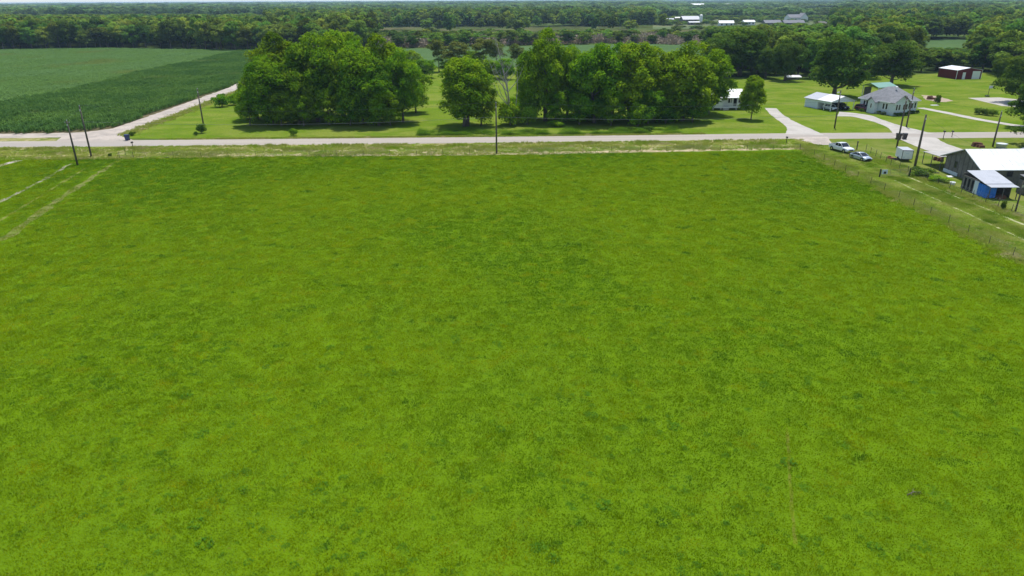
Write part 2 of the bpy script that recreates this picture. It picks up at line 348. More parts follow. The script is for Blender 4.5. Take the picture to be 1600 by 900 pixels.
m_palegrey = surf('pale_metal_wall', (.62, .68, .72), [((.54, .60, .64), 1.2, .5, .7, 3, .5)], rough=.5, coords='obj')
m_greywall = surf('weathered_grey_wall', (.185, .17, .15), [((.12, .11, .095), 1.2, .45, .65, 5, .7), ((.28, .27, .26), 3, .55, .72, 4, .5)], coords='obj')
m_greybat = surf('dark_batten', (.12, .115, .11), rough=.9)
m_red = surf('barn_red_metal', (.135, .016, .020), [((.10, .013, .016), .8, .5, .7, 3, .5)], rough=.5, coords='obj')
m_greenroof = surf('green_metal_roof', (.17, .33, .26), [((.13, .26, .20), .8, .5, .7, 3, .5)], rough=.45, spec=.4, coords='obj')
m_glass = surf('dark_window_glass', (.018, .022, .03), rough=.08, spec=.6)
m_dark = surf('dark_door_and_gap_shade', (.02, .02, .022), rough=.8)
m_black = surf('black_rubber', (.02, .02, .02), rough=.7)
m_bin = surf('black_plastic', (.025, .022, .024), rough=.45, spec=.4)
m_binblue = surf('navy_plastic', (.03, .045, .13), rough=.45, spec=.4)
m_tarp = surf('blue_tarp', (.02, .17, .62), [((.015, .12, .48), 2.5, .45, .65, 4, .8)], rough=.4, spec=.5, bump=(3, .06), coords='obj')
m_chrome = surf('bright_metal', (.6, .6, .6), rough=.25, metal=1.0)
m_carwhite = surf('white_car_paint', (.74, .76, .80), rough=.3, spec=.5, coat=.6)
m_carsilver = surf('silver_car_paint', (.42, .47, .54), rough=.3, metal=.35, spec=.5, coat=.8)
m_carblack = surf('black_car_paint', (.015, .015, .02), rough=.25, spec=.5, coat=.8)
m_carmaroon = surf('maroon_car_paint', (.20, .055, .085), rough=.3, metal=.3, spec=.5, coat=.8)
m_lamp = surf('headlight_lens', (.75, .78, .80), rough=.1, spec=.8)
m_tail = surf('tail_lamp_lens', (.35, .02, .02), rough=.2, spec=.6)
m_brick = surf('red_brown_clutter', (.30, .10, .06), [((.18, .08, .05), 3, .45, .6, 3, .7)], coords='obj')
m_wire = surf('wire', (.10, .10, .10), rough=.5, metal=.5)
m_cable = surf('grey_cable', (.28, .28, .28), rough=.6)
m_galv = surf('galvanised_steel', (.50, .52, .54), rough=.4, metal=.6)
m_rust = surf('rusty_steel', (.16, .07, .04), [((.09, .05, .035), 3, .45, .6, 3, .7)], coords='obj')

# ================================================================== GROUND
def structure(o): o['kind'] = 'structure'; return o
def sheet(name, poly, z, mat, label=None, step=3.0, jit=0.0, seed=1):
    """a ground sheet from an outline, its edges broken up"""
    rg = random.Random(seed); out = []
    n = len(poly)
    for i in range(n):
        a = Vector((*poly[i][:2], 0)); b = Vector((*poly[(i+1) % n][:2], 0)); d = (b-a).length; k = max(1, int(d/step)) if jit else 1
        k = min(k, 400); nrm = Vector((-(b-a).y, (b-a).x, 0)).normalized()
        for q in range(k):
            p = a.lerp(b, q/k)
            if jit and q: p = p + nrm*(mnoise.noise(p*.35 + Vector((seed*7.1, 0, 0)))*jit*1.3 + rg.uniform(-jit, jit)*.5)
            out.append((p.x, p.y, z))
    from mathutils.geometry import tessellate_polygon
    tri = tessellate_polygon([[Vector(p) for p in out]])
    me = bpy.data.meshes.new(name); me.from_pydata(out, [], [tuple(t) for t in tri]); me.materials.append(mat); me.update()
    if len(me.polygons) and me.polygons[0].normal.z < 0: me.flip_normals()
    o = bpy.data.objects.new(name, me); COL.objects.link(o); structure(o)
    if label: o['label'] = label
    return o
def ribbon(name, pts, widths, z, mat, jit=0.0, step=1.5, seed=3, label=None):
    P = [Vector((*p, 0)) for p in pts]; L_, Rr = [], []
    dense = []
    for i in range(len(P)-1):
        k = max(1, int((P[i+1]-P[i]).length/step))
        for q in range(k): dense.append((P[i].lerp(P[i+1], q/k), widths[i] + (widths[i+1]-widths[i])*q/k))
    dense.append((P[-1], widths[-1])); rg = random.Random(seed)
    # smooth the centre line
    for it in range(6):
        dense = [dense[0]] + [((dense[i-1][0] + dense[i][0]*2 + dense[i+1][0])/4, (dense[i-1][1]+dense[i][1]*2+dense[i+1][1])/4) for i in range(1, len(dense)-1)] + [dense[-1]]
    vs = []
    for i, (p, wd) in enumerate(dense):
        d = (dense[min(i+1, len(dense)-1)][0] - dense[max(i-1, 0)][0]).normalized(); nr = Vector((-d.y, d.x, 0))
        a = p + nr*(wd/2 + mnoise.noise(p*.4)*jit + rg.uniform(-jit, jit)*.4); b = p - nr*(wd/2 + mnoise.noise(p*.4 + Vector((50, 0, 0)))*jit + rg.uniform(-jit, jit)*.4)
        vs += [(a.x, a.y, z), (b.x, b.y, z)]
    fs = [(2*i+1, 2*i+3, 2*i+2, 2*i) for i in range(len(dense)-1)]
    me = bpy.data.meshes.new(name); me.from_pydata(vs, [], fs); me.materials.append(mat); me.update()
    o = bpy.data.objects.new(name, me); COL.objects.link(o); structure(o)
    if label: o['label'] = label
    return o
sheet('road_verge', [(-700, 157.0), (-112, 157.6), (-98, 157.8), (-101, 161), (-112, 162.5), (-700, 163)], .002, m_verge, 'thin grass strip between road and gravel lane', jit=.2)
g = sheet('ground', [(-14000, -300), (14000, -300), (14000, 14000), (-14000, 14000)], -.02, m_ground)
ROADC = [(-420, 153.2), (-200, 153.6), (-113, 154.1), (-3.4, 156.4), (30, 157.6), (64.5, 159.0), (117, 159.1), (260, 159.3), (500, 160)]
def roady(x):
    for a, b in zip(ROADC, ROADC[1:]):
        if a[0] <= x <= b[0]: return a[1] + (b[1]-a[1])*(x-a[0])/(b[0]-a[0])
    return 156
# pasture
sheet('pasture', [(-260, -60), (60.5, -60), (60.5, 144.6), (20, 144.2), (-30, 141.5), (-80, 138.5), (-260, 137)], 0.0, m_pasture, 'broad green pasture filling the foreground', jit=.5)
sheet('mown_track', [(60.5, -60), (73.6, -60), (73.6, 100), (70.5, 144), (66, 152), (60.5, 152)], 0.0, m_yard, 'mown grass track along the right fence')
sheet('yard', [(73.6, -60), (400, -60), (400, 156), (66, 156), (66, 152), (70.5, 144), (73.6, 100)], 0.0, m_yard, 'mown yard round the grey house')
sheet('road_verge', [(-420, 137), (-80, 138.5), (-30, 141.5), (20, 144.2), (60.5, 144.6), (66, 152), (66, 157), (30, 155), (-3, 153.5), (-113, 151), (-420, 150)], .004, m_verge, 'rough grassy verge on the near side of the road', jit=.4)
ribbon('dry_grass_strip', [G(250, 245.5), G(400, 243.5), G(600, 242), G(775, 240.5), G(1000, 236.5), G(1250, 232.5)], [.5, 1.2, 2.2, 2.4, 2.4, 1.2], .010, m_dry, jit=.7, label='strip of dry tan grass along the pasture edge')
WORN = [G(-120, 430), G(0, 378), G(60, 334), G(120, 293), G(185, 251)]; GRV = [G(-140, 385), G(0, 315.5), G(40, 296), G(112, 255.5)]; GRP = [G(-120, 295), G(0, 258.5), G(30, 250.5)]; RUT = [G(-120, 392), G(0, 345), G(80, 296), G(135, 262)]
ribbon('worn_line', RUT, [.5, .5, .45, .35], .008, surf('rut_turf', (.17, .19, .045), [((.15, .19, .03), .7, .44, .62, 4, .9)], spec=0), jit=.3, label='thin faint rut left of the worn brown line')
ribbon('worn_line', WORN, [1.3, 1.3, 1.2, 1.0, .5], .006, surf('worn_turf', (.17, .175, .045), [((.12, .165, .012), .7, .44, .60, 4, .9)], bump=(6, .06)), jit=.7, label='faint brown line worn through the turf on the left')
ribbon('gravel_strip', GRV, [.9, .75, .6, .45], .008, surf('overgrown_gravel', (.26, .25, .17), [((.13, .17, .03), .8, .46, .60, 5, .95), ((.44, .40, .34), 1.6, .55, .7, 4, .6)], spec=0), jit=.5, label='thin pale gravel strip in the left grass')
ribbon('gravel_path', [G(-120, 295), G(0, 258.5), G(30, 250.5)], [1.6, 1.5, 1.3], .006, m_gravel, jit=.25, label='white gravel path end at the left edge')
TRK = [(G(1398, 282), G(1620, 384)), (G(1420, 277), G(1640, 368))]
for k, (a, b) in enumerate((((1398, 282), (1620, 384)), ((1420, 277), (1640, 368)))):
    A, B = G(*a), G(*b)
    ribbon('tyre_track', [A, ((A[0]+B[0])/2+.15, (A[1]+B[1])/2), B], [.3, .35, .45], .010+.004*k, surf('track_dust_%d' % k, (.42, .40, .24), [((.20, .24, .06), .9, .42, .6, 4, .9)]), jit=.16, label='pale wheel track in the mown grass')
# cane fields and far side
sheet('lawn', [(-97, 161), (-60, 159), (-3, 160), (30, 161), (64, 162.2), (500, 163), (500, 306), (190, 303), (160, 293), (118, 284), (75, 290), (60, 335), (-60, 345), (-96, 345)], 0.0, m_lawn, 'mown lawn on the far side of the road', jit=.3)
sheet('cane_ground', [(-700, 170), (-97, 166), (-104, 262), (-118, 350), (-140, 470), (-200, 474), (-280, 500), (-360, 487), (-700, 440)], 0.0, m_canesoil, 'soil under the cane crop')
sheet('crop_field', [G(560, 106), G(1130, 104), G(1150, 68), G(1000, 68.5), G(800, 72.5), G(600, 77)], .0, m_farfield, 'flat blue green crop field beyond the trees')
sheet('crop_field', [G(1400, 76), G(1560, 76), G(1540, 61), G(1420, 61)], .004, m_farfield, 'small pale crop field between the right woods')
sheet('tan_field', [G(560, 54), G(1130, 53), G(1130, 40.5), G(800, 40.5), G(600, 41.5)], .0, m_tanfield, 'tan rough field before the far forest')
sheet('tan_field', [G(1020, 45), G(1500, 45), G(1500, 33), G(1020, 29)], .004, surf('farm_yard_grass', (.08, .12, .03), [((.13, .14, .05), .01, .45, .6, 3, .8)]), 'pale open yards round the far houses')
ribbon('gravel_shoulder', [(-420, 164.5), (-200, 164.5), (-120, 164.7), (-103, 165.5), (-95, 172), (-96.3, 200), (-99.5, 262), (-108, 330), (-118, 400)], [5.8, 5.8, 5.8, 6.4, 7.6, 7.2, 7, 7, 6], .006, m_gravel, jit=.5, label='pale gravel lane bordering the cane field')
sheet('gravel_shoulder', [(-103, 157.4), (-86, 158.4), (-91, 163), (-92, 168), (-100, 170), (-105, 163)], .010, m_gravel, 'gravel apron where the lane meets the road', jit=.4, step=2)
road = ribbon('road', ROADC, [7.2]*len(ROADC), .016, m_asphalt, jit=.16, step=1.5, label='pale two lane country road')
# drives
def drive(name, pts, wd, label, z=.022, mat=None, jit=.22): return ribbon(name, pts, wd, z, mat or m_conc, jit=jit, step=1.2, label=label)
drive('driveway', [G(1204, 169), G(1212, 178), G(1228, 189), G(1246, 199), G(1258, 210.5)], [3.2, 3.2, 3.6, 4.6, 8.5], 'concrete drive curving to the porch house')
drive('driveway', [G(1310, 178), G(1340, 179.5), G(1372, 189), G(1398, 197.5), G(1428, 209)], [9, 6.5, 3.6, 3.8, 9.0], 'concrete drive to the carport', .026)
drive('driveway', [G(1438, 168.5), G(1480, 176.5), G(1530, 187), G(1585, 196), G(1660, 204)], [2.6, 2.6, 2.8, 2.8, 3], 'narrow concrete drive right of the pale blue house', .030)
drive('driveway', [G(1428, 214), G(1447, 224), G(1470, 232), G(1492, 240)], [9, 7.5, 8, 8], 'pale drive down to the grey house', .034, m_conc)
drive('field_entrance', [G(1262, 214), G(1278, 221), G(1288, 226.5)], [9, 5.5, 3.4], 'short gravel entrance to the pasture track', .036, m_gravel, .3)
sheet('concrete_pad', [G(1512, 153), G(1562, 152.4), G(1660, 163), G(1600, 168), G(1565, 165.5)], .022, m_conc, 'flat concrete sports pad')
sheet('sand_patch', [G(1440, 148.5), G(1462, 150), G(1490, 157.5), G(1478, 159.5), G(1458, 158.5), G(1445, 155)], .022, surf('sand', (.38, .29, .22), [((.25, .26, .10), .8, .5, .65, 4, .9)]), 'bare pinkish soil beside the small tree', jit=.4, step=1.2)

# ------------------------------------------------------------------ grass geometry
def inpoly(x, y, poly):
    c = False; n = len(poly)
    for i in range(n):
        x0, y0 = poly[i][:2]; x1, y1 = poly[i-1][:2]
        if (y0 > y) != (y1 > y) and x < (x1-x0)*(y-y0)/(y1-y0) + x0: c = not c
    return c
TRAIL = [G(1243, 850), G(1238, 790), G(1233, 730), G(1230, 668)]
def xat(p, y):
    for a, b in zip(p, p[1:]):
        if min(a[1], b[1]) <= y <= max(a[1], b[1]): return a[0] + (b[0]-a[0])*(y-a[1])/(b[1]-a[1])
    return 1e6
pts = []; sc = []
sp = 1.02
for iy in range(int(118/sp)):
    y = 25 + iy*sp; W = .79*y + 9
    for ix in range(int(-W/sp), int(min(W, 60.2)/sp)+1):
        x = ix*sp + random.uniform(-.4, .4); yy = y + random.uniform(-.4, .4)
        lim = 144.0 if x > 0 else 144.0 + x*.065
        if x > 60.3 or yy > lim: continue
        if x < -38:
            dd = min(abs(x - xat(p, yy)) - wd for p, wd in ((WORN, .8), (GRV, .45), (GRP, .7), (RUT, .2)))
            if dd < .35 and random.random() < .4: continue
        if 47 > yy > 31 and abs(x - xat(TRAIL, yy)) < .5 and random.random() < .3: continue
        k = mnoise.noise(Vector((x*.18, yy*.18, 0))); k2 = mnoise.noise(Vector((x*.7, yy*.7, 5)))
        pts.append((x, yy, 0)); q = 1 + .25*k + .35*k2
        sc.append((1.1, 1.1, max(.4, q)))
vv = [blades(190, .72, .05, .15, .020, 1.3) for _ in range(3)]
ribbon('faint_trail', TRAIL, [.16, .2, .2, .12], .006, surf('trail_soil', (.125, .15, .02), [((.12, .17, .01), 1.2, .42, .58, 4, .95)], spec=0), jit=.10, step=.5, label='faint bare trail in the near right of the pasture')
scatter('pasture_grass', vv, pts, rng.uniform(0, 6.28, len(pts)), sc, m_blade, 'short bright green grass covering the whole pasture', 'grass')
# taller tussocks give the turf relief
P_ = []; S_ = []
for i in range(3400):
    y = 27 + 115*random.random(); x = random.uniform(-.79*y, min(.79*y, 59.6))
    if x < -62 and y > 80: continue
    if mnoise.noise(Vector((x*.09, y*.09, 21))) + .4*mnoise.noise(Vector((x*.5, y*.5, 2))) < .02: continue
    q = random.uniform(.6, 1.25); P_.append((x, y, 0)); S_.append((q, q, q*random.uniform(.6, 1.2)))
scatter('pasture_tussocks', [blades(40, .34, .08, .22, .020, 1.4) for _ in range(4)], P_, rng.uniform(0, 6.28, len(P_)), S_, m_blade, 'slightly taller grass tussocks scattered over the pasture', 'grass')
# darker weed tufts
pts = []; sc = []
for i in range(1500):
    y = 27 + 112*random.random()**1.35; x = random.uniform(-.78*y, min(.78*y, 59))
    k = mnoise.noise(Vector((x*.07, y*.07, 9))) + .6*mnoise.noise(Vector((x*.4, y*.4, 3)))
    if k < -.05 - .25*random.random(): continue
    q = random.uniform(.3, .8)*(1 if random.random() < .88 else 1.9); pts.append((x, y, 0)); sc.append((q, q, q*.55))
def weedpatch(n=60, r=.38, h=.26):
    th = rng.uniform(0, 6.28, n); rr = r*np.sqrt(rng.uniform(0, 1, n)); z = h*(1-(rr/r)**2)*rng.uniform(.3, 1, n) + .05
    C = np.stack([rr*np.cos(th), rr*np.sin(th), z], 1); return (leafcards(C, np.zeros((n, 3)) + [0, 0, .8], .055, .5), 4)
scatter('pasture_weeds', [weedpatch() for _ in range(4)], pts, rng.uniform(0, 6.28, len(pts)), sc, m_weed, 'small dark green weed tufts dotted over the pasture', 'weeds')
# verge grasses
STRIP = [G(250, 245.5), G(400, 243.5), G(600, 242), G(775, 240.5), G(1000, 236.5), G(1250, 232.5)]
def strip_y(x):
    for a, b in zip(STRIP, STRIP[1:]):
        if a[0] <= x <= b[0]: return a[1] + (b[1]-a[1])*(x-a[0])/(b[0]-a[0])
    return 1e6
pts = []; sc = []
for i in range(5200):
    x = random.uniform(-118, 65); y0 = 137.5 + max(0, (x+80)*.045) if x < 60 else 145; y1 = roady(x) - 3.9
    y = random.uniform(y0, y1); k = mnoise.noise(Vector((x*.12, y*.3, 2)))
    if -62 < x < 61 and abs(y - strip_y(x)) < 1.0 and random.random() < .8: continue
    pts.append((x, y, 0)); sc.append((1, 1, max(.25, .75 + .9*k)))
for i in range(2600):   # far edge of the road and the lane's edge
    x = random.uniform(-80, 45); y = roady(x) + 3.9 + abs(random.gauss(0, .5)); pts.append((x, y, 0)); sc.append((.8, .8, random.uniform(.3, .8)))
for i in range(1500):
    y = random.uniform(164, 262); x = -91.2 - (y-164)*.045 + random.gauss(0, .9); pts.append((x, y, 0)); sc.append((.9, .9, random.uniform(.4, 1)))
for i in range(1700):   # the pasture fence line on the right
    y = random.uniform(52, 146); x = 61.3 + random.gauss(0, .9)+ (0 if y < 110 else 1.2*mnoise.noise(Vector((y*.2, 0, 0)))); pts.append((x, y, 0)); sc.append((.8, .8, random.uniform(.35, .9)))
for i in range(1500):   # the property fence line
    t = random.random(); x = 70.6 + 3.4*t + random.gauss(0, .5); y = 142 - 88*t; pts.append((x, y, 0)); sc.append((.9, .9, random.uniform(.4, 1.0)))
scatter('verge_grass', [blades(80, .6, .15, .5, .022, .9, clump=6) for _ in range(4)], pts, rng.uniform(0, 6.28, len(pts)), sc, m_strawblade, 'tall dry and green grass along the road verges and fences', 'grass')
pts = []; sc = []
for i in range(9000):
    y = random.uniform(52, 150); x = random.uniform(61, 73.6)
    if y > 140 and x > 66: continue
    if x/y > .80: continue
    if any(abs(x - (A[0] + (B[0]-A[0])*(y-A[1])/(B[1]-A[1]))) < .42 for A, B in TRK) and random.random() < .85: continue
    k = mnoise.noise(Vector((x*.3, y*.2, 12))); pts.append((x, y, 0)); sc.append((1, 1, max(.3, .65+1.1*k)))
m_trackblade = leaf('track_blades', (.26, .37, .05), [((.38, .43, .12), .25, .45, .62, 3, .85), ((.13, .26, .012), .3, .5, .66, 3, .85), ((.42, .42, .16), .9, .58, .72, 3, .6)], trans=.35, up=1.6)
scatter('track_grass', [blades(110, .6, .08, .26, .022, .8) for _ in range(3)], pts, rng.uniform(0, 6.28, len(pts)), sc, m_trackblade, 'lighter green grass of the track along the right fence', 'grass')
# tall weeds on the far roadside
m_fw = leaf('roadside_weed_leaves', (.085, .185, .012), [((.15, .27, .02), .4, .45, .62, 3, .8), ((.07, .15, .012), .3, .5, .66, 3, .8)], trans=.35)
pts = []; sc = []
for i in range(2600):
    x = random.uniform(-22, 40); y = roady(x) + 5.2 + random.random()**1.3*6 + max(0, -x*.03)
    k = mnoise.noise(Vector((x*.25, y*.25, 1)))
    if k < -.22: continue
    pts.append((x, y, 0)); q = .6 + 1.2*max(0, k); sc.append((q, q, q))
scatter('roadside_weeds', [weedpatch(110, .75, .95) for _ in range(4)], pts, rng.uniform(0, 6.28, len(pts)), sc, m_fw, 'tall leafy weeds along the far roadside', 'weeds')

# ------------------------------------------------------------------ cane
def caneclump(n, h, w2):
    y = rng.uniform(-1.15, 1.15, n); x = rng.normal(0, .22, n); a = rng.uniform(0, 6.28, n); ln = rng.uniform(.25, .8, n)
    b = a + 1.57; ww = w2*rng.uniform(.6, 1.3, n); hh = h*rng.uniform(.55, 1.1, n)
    V = np.zeros((n, 4, 3))
    V[:, 0] = np.stack([x, y, hh*0], 1)
    V[:, 1] = np.stack([x + np.cos(a)*ln*.3 + np.cos(b)*ww, y + np.sin(a)*ln*.3 + np.sin(b)*ww, hh*.75], 1)
    V[:, 2] = np.stack([x + np.cos(a)*ln, y + np.sin(a)*ln, hh*.92], 1)
    V[:, 3] = np.stack([x + np.cos(a)*ln*.3 - np.cos(b)*ww, y + np.sin(a)*ln*.3 - np.sin(b)*ww, hh*.75], 1)
    return (V.reshape(-1, 3), 4)
CP = [(-700, 168.2), (-108, 168.2), (-99.6, 176), (-100.2, 200), (-103.5, 262), (-111, 330), (-121, 400), (-142, 466), (-200, 470), (-280, 496), (-360, 483), (-700, 436)]
dk, dks, lt, lts = [], [], [], []
for ix in range(int(560/1.85)):
    x = -100 - ix*1.85
    edge = random.uniform(-.9, .9)
    for iy in range(150):
        y = 168 + iy*2.2
        if -x > .82*y + 12: continue
        if not inpoly(x, y + edge, CP): continue
        xx = x + .15*math.sin(y*.05)
        k = mnoise.noise(Vector((x*.06, y*.03, 4)))
        bound = -157 - (y-217)*.055 + 3.2*mnoise.noise(Vector((0, y*.02, 0)))
        if xx > bound: dk.append((xx, y, 0)); dks.append((1, 1, 1.0 + .3*k + random.uniform(-.18, .18)))
        else: lt.append((xx, y, 0)); lts.append((1, 1, .72 + .25*k + random.uniform(-.12, .12)))
scatter('cane_crop', [caneclump(90, 1.35, .075) for _ in range(4)], dk, rng.uniform(-.1, .1, len(dk)) + rng.integers(0, 2, len(dk))*math.pi, dks, m_cane_d, 'dark green rows of tall cane beside the gravel lane', 'crop')
scatter('young_cane_crop', [caneclump(95, 1.25, .085) for _ in range(4)], lt, rng.uniform(-.1, .1, len(lt)) + rng.integers(0, 2, len(lt))*math.pi, lts, m_cane_l, 'paler green block of younger cane at the far left', 'crop')

# ================================================================== TREES
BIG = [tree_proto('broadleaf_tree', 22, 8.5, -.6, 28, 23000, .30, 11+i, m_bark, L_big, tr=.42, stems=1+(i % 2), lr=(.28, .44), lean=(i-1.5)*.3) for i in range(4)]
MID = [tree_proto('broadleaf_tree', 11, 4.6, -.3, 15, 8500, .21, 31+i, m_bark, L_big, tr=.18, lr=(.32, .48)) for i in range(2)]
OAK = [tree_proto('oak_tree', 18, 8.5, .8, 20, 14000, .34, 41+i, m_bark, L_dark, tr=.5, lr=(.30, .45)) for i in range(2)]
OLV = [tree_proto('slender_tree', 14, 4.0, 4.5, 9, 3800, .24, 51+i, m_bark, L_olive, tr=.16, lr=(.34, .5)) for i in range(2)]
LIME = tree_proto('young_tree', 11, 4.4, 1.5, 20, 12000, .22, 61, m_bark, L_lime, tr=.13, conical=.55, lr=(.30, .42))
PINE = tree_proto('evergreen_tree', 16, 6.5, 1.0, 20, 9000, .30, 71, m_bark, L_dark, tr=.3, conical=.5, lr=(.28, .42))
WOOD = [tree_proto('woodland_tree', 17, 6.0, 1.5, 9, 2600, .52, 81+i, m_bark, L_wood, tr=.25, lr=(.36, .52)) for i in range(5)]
def shrub_proto(name, Rr, H, n, size, seed, mat, nl=6):
    V, lobes = crown_shape(H, Rr, 0.0, nl, n, size, seed, 1.0, (.40, .58)); V[:, 2] = np.maximum(V[:, 2], .02)
    t = bpy.data.objects.new(name, None); COL.objects.link(t); mb = MB(); rg = random.Random(seed)
    for i in range(5):
        a = rg.uniform(0, 6.28); mb.tube([(0, 0, -.05), (math.cos(a)*Rr*.4, math.sin(a)*Rr*.4, H*.6)], [.05, .02], 4)
    part(mb, 'stems', m_bark, t); part(polymesh_np('foliage', V, mat), 'foliage', mat, t)
    t['label'] = ''; t['category'] = 'bush'; return t
BUSH = shrub_proto('bush', 2.2, 3.0, 2600, .17, 5, L_big, 9)
LBUSH = shrub_proto('bush', 2.2, 3.0, 2600, .17, 6, L_lime, 9)
DBUSH = shrub_proto('bush', 1.6, 2.0, 1800, .14, 7, L_dark, 7)
used = {}
DIM = {}
for p in BIG: DIM[p] = (22, 8.5)
for p in MID: DIM[p] = (11, 4.6)
for p in OAK: DIM[p] = (18, 8.5)
for p in OLV: DIM[p] = (14, 4.0)
DIM[LIME] = (11, 4.4); DIM[PINE] = (16, 6.5)
for p in WOOD: DIM[p] = (17, 6.0)
for p in (BUSH, LBUSH): DIM[p] = (3.0, 2.2)
DIM[DBUSH] = (2.0, 1.6)
def place(proto, x, y, H, Rad, label, group=None, cat=None, rz=None):
    h0, r0 = DIM[proto]; s = (Rad/r0, Rad/r0, H/h0); rz = random.uniform(0, 6.28) if rz is None else rz
    if proto not in used:
        used[proto] = 1; o = proto; o.location = (x, y, 0); o.rotation_euler = (0, 0, rz); o.scale = s; o['label'] = label
        if group: o['group'] = group
        if cat: o['category'] = cat
        return o
    return dup(proto, (x, y, 0), rz, s, label, group, cat)
GL = 'tall trees of the left roadside clump'; GR = 'tall trees of the right roadside clump'
def ptree(proto, bx, by, ty, wpx, label, group=None, cat=None, rz=None):
    by += {GL: 6, GR: 5}.get(group, 0)
    x, y = G(bx, by); H = GH(bx, by, ty); z = math.hypot(y, CAM_H)*.96; return place(proto, x, y, H, wpx/2*z/FPX, label, group, cat, rz)
B = BIG
ptree(MID[0], 391, 190, 128, 44, 'small dark tree at the left end of the left clump, beside the gravel lane', GL)
ptree(B[0], 425, 189, 78, 92, 'rounded green tree forming the low left shoulder of the left clump', GL)
ptree(B[1], 447, 176, 44, 98, 'tall tree behind the left shoulder of the left clump', GL)
ptree(B[2], 497, 184, 46, 104, 'tall full tree left of the middle of the left clump', GL)
ptree(B[3], 537, 176, 33, 100, 'tallest tree at the middle back of the left clump', GL)
ptree(B[0], 566, 187, 52, 96, 'broad tree at the middle front of the left clump', GL)
ptree(B[1], 604, 182, 46, 92, 'tall tree right of the middle of the left clump', GL)
ptree(B[2], 630, 185, 70, 72, 'tree on the right front edge of the left clump', GL)
ptree(MID[1], 650, 170, 100, 58, 'lower leafy tree at the right back edge of the left clump', GL)
ptree(MID[0], 475, 191, 140, 50, 'low leafy young tree in front of the left clump, left of the middle', GL)
ptree(MID[1], 548, 190, 140, 44, 'low young tree under the middle front of the left clump', GL)
ptree(MID[0], 610, 190, 138, 44, 'low young tree under the right front of the left clump', GL)
ptree(B[3], 728, 197, 78, 96, 'solitary broad leafy tree standing between the two roadside clumps', None, None, .6)
ptree(MID[1], 752, 196, 118, 58, 'low dense tree against the right side of the solitary broad tree')
ptree(OLV[0], 686, 112, 57, 34, 'slender olive tree with bare lower trunk behind the solitary broad tree')
ptree(OLV[1], 712, 116, 62, 46, 'thin crowned olive tree just left behind the solitary broad tree')
ptree(OLV[0], 757, 112, 55, 44, 'olive tree right behind the solitary broad tree, before the crop field')
ptree(OLV[1], 776, 112, 60, 34, 'slender olive tree behind the dead tree')
ptree(MID[0], 664, 122, 88, 40, 'rounded green tree between the left clump and the slender olive trees')
ptree(MID[1], 700, 112, 84, 44, 'low green tree under the slender olive trees')
ptree(MID[0], 740, 108, 76, 48, 'green tree filling the gap between the two olive trees')
ptree(MID[1], 790, 124, 88, 36, 'green tree just left of the tallest right clump tree, behind the dead tree')
ptree(OLV[1], 808, 112, 66, 34, 'olive tree behind the left edge of the right clump')
ptree(MID[0], 640, 110, 74, 40, 'green tree behind the right edge of the left clump')
ptree(BUSH, 768, 122, 92, 44, 'bright green bush behind the solitary broad tree')
ptree(DBUSH, 735, 120, 98, 40, 'dark green bush behind the solitary broad tree')
ptree(MID[1], 801, 193, 148, 36, 'vine hung thin green tree around the dead tree')
ptree(BUSH, 796, 196, 158, 40, 'dark vine covered bush round the foot of the dead tree')
ptree(LBUSH, 824, 195, 164, 34, 'pale green bush right of the dead tree')
ptree(B[1], 852, 184, 38, 84, 'tall narrow tree at the left end of the right clump', GR)
ptree(B[3], 830, 180, 68, 62, 'tree on the left edge of the right clump, lower than its neighbour', GR)
ptree(B[2], 886, 180, 66, 70, 'tree between the two tallest of the right clump', GR)
ptree(B[0], 928, 187, 56, 98, 'broad dark tree left of the middle of the right clump', GR)
ptree(B[3], 986, 184, 53, 98, 'tall leafy tree in the middle of the right clump', GR)
ptree(B[1], 1024, 180, 68, 78, 'tree right of the middle of the right clump', GR)
ptree(B[2], 1066, 183, 60, 104, 'broad tree at the right front of the right clump', GR)
ptree(B[0], 1106, 173, 67, 80, 'tree at the right end of the right clump, over the porch house', GR)
ptree(MID[0], 905, 190, 138, 52, 'low dark young tree under the left half of the right clump', GR)
ptree(MID[1], 955, 191, 136, 50, 'low dark young tree under the middle of the right clump', GR)
ptree(MID[0], 1012, 188, 132, 60, 'low dark young tree behind the rounded bush of the right clump', GR)
ptree(MID[1], 868, 188, 138, 50, 'low dark young tree under the tallest tree of the right clump', GR)
ptree(MID[0], 1082, 186, 138, 48, 'low young tree under the broad right front tree of the right clump', GR)
ptree(BUSH, 1046, 189, 150, 60, 'dark bushy growth at the foot of the right clump, right of the rounded bush')
ptree(BUSH, 930, 190, 160, 50, 'dark undergrowth bush at the foot of the right clump, left of middle')
ptree(MID[0], 440, 191, 130, 60, 'low dense young tree at the foot of the left shoulder of the left clump', GL)
ptree(MID[1], 515, 189, 132, 56, 'low dense young tree left of the middle foot of the left clump', GL)
ptree(MID[0], 583, 189, 134, 56, 'low dense young tree right of the middle foot of the left clump', GL)
ptree(B[1], 955, 178, 62, 80, 'tree filling the back of the right clump, left of its middle', GR)
ptree(B[0], 1046, 176, 72, 76, 'tree at the back of the right clump, right of its middle', GR)
ptree(B[3], 902, 175, 72, 70, 'tree at the back of the right clump behind its left half', GR)
ptree(B[1], 402, 180, 108, 66, 'lower rounded tree at the left back edge of the left clump', GL)
ptree(B[2], 468, 188, 92, 86, 'mid height tree in the front left of the left clump', GL)
ptree(B[0], 592, 190, 96, 78, 'mid height tree in the front right of the left clump', GL)
ptree(BUSH, 997, 197, 159, 42, 'rounded green bush in front of the right clump')
ptree(BUSH, 1040, 193, 165, 34, 'smaller green bush right of the rounded bush under the right clump')
ptree(LBUSH, 868, 197.5, 188, 26, 'low bright green bush on the grass before the right clump')
ptree(DBUSH, 1014, 205, 197, 16, 'small dark roadside bush, right of the two before the right clump')
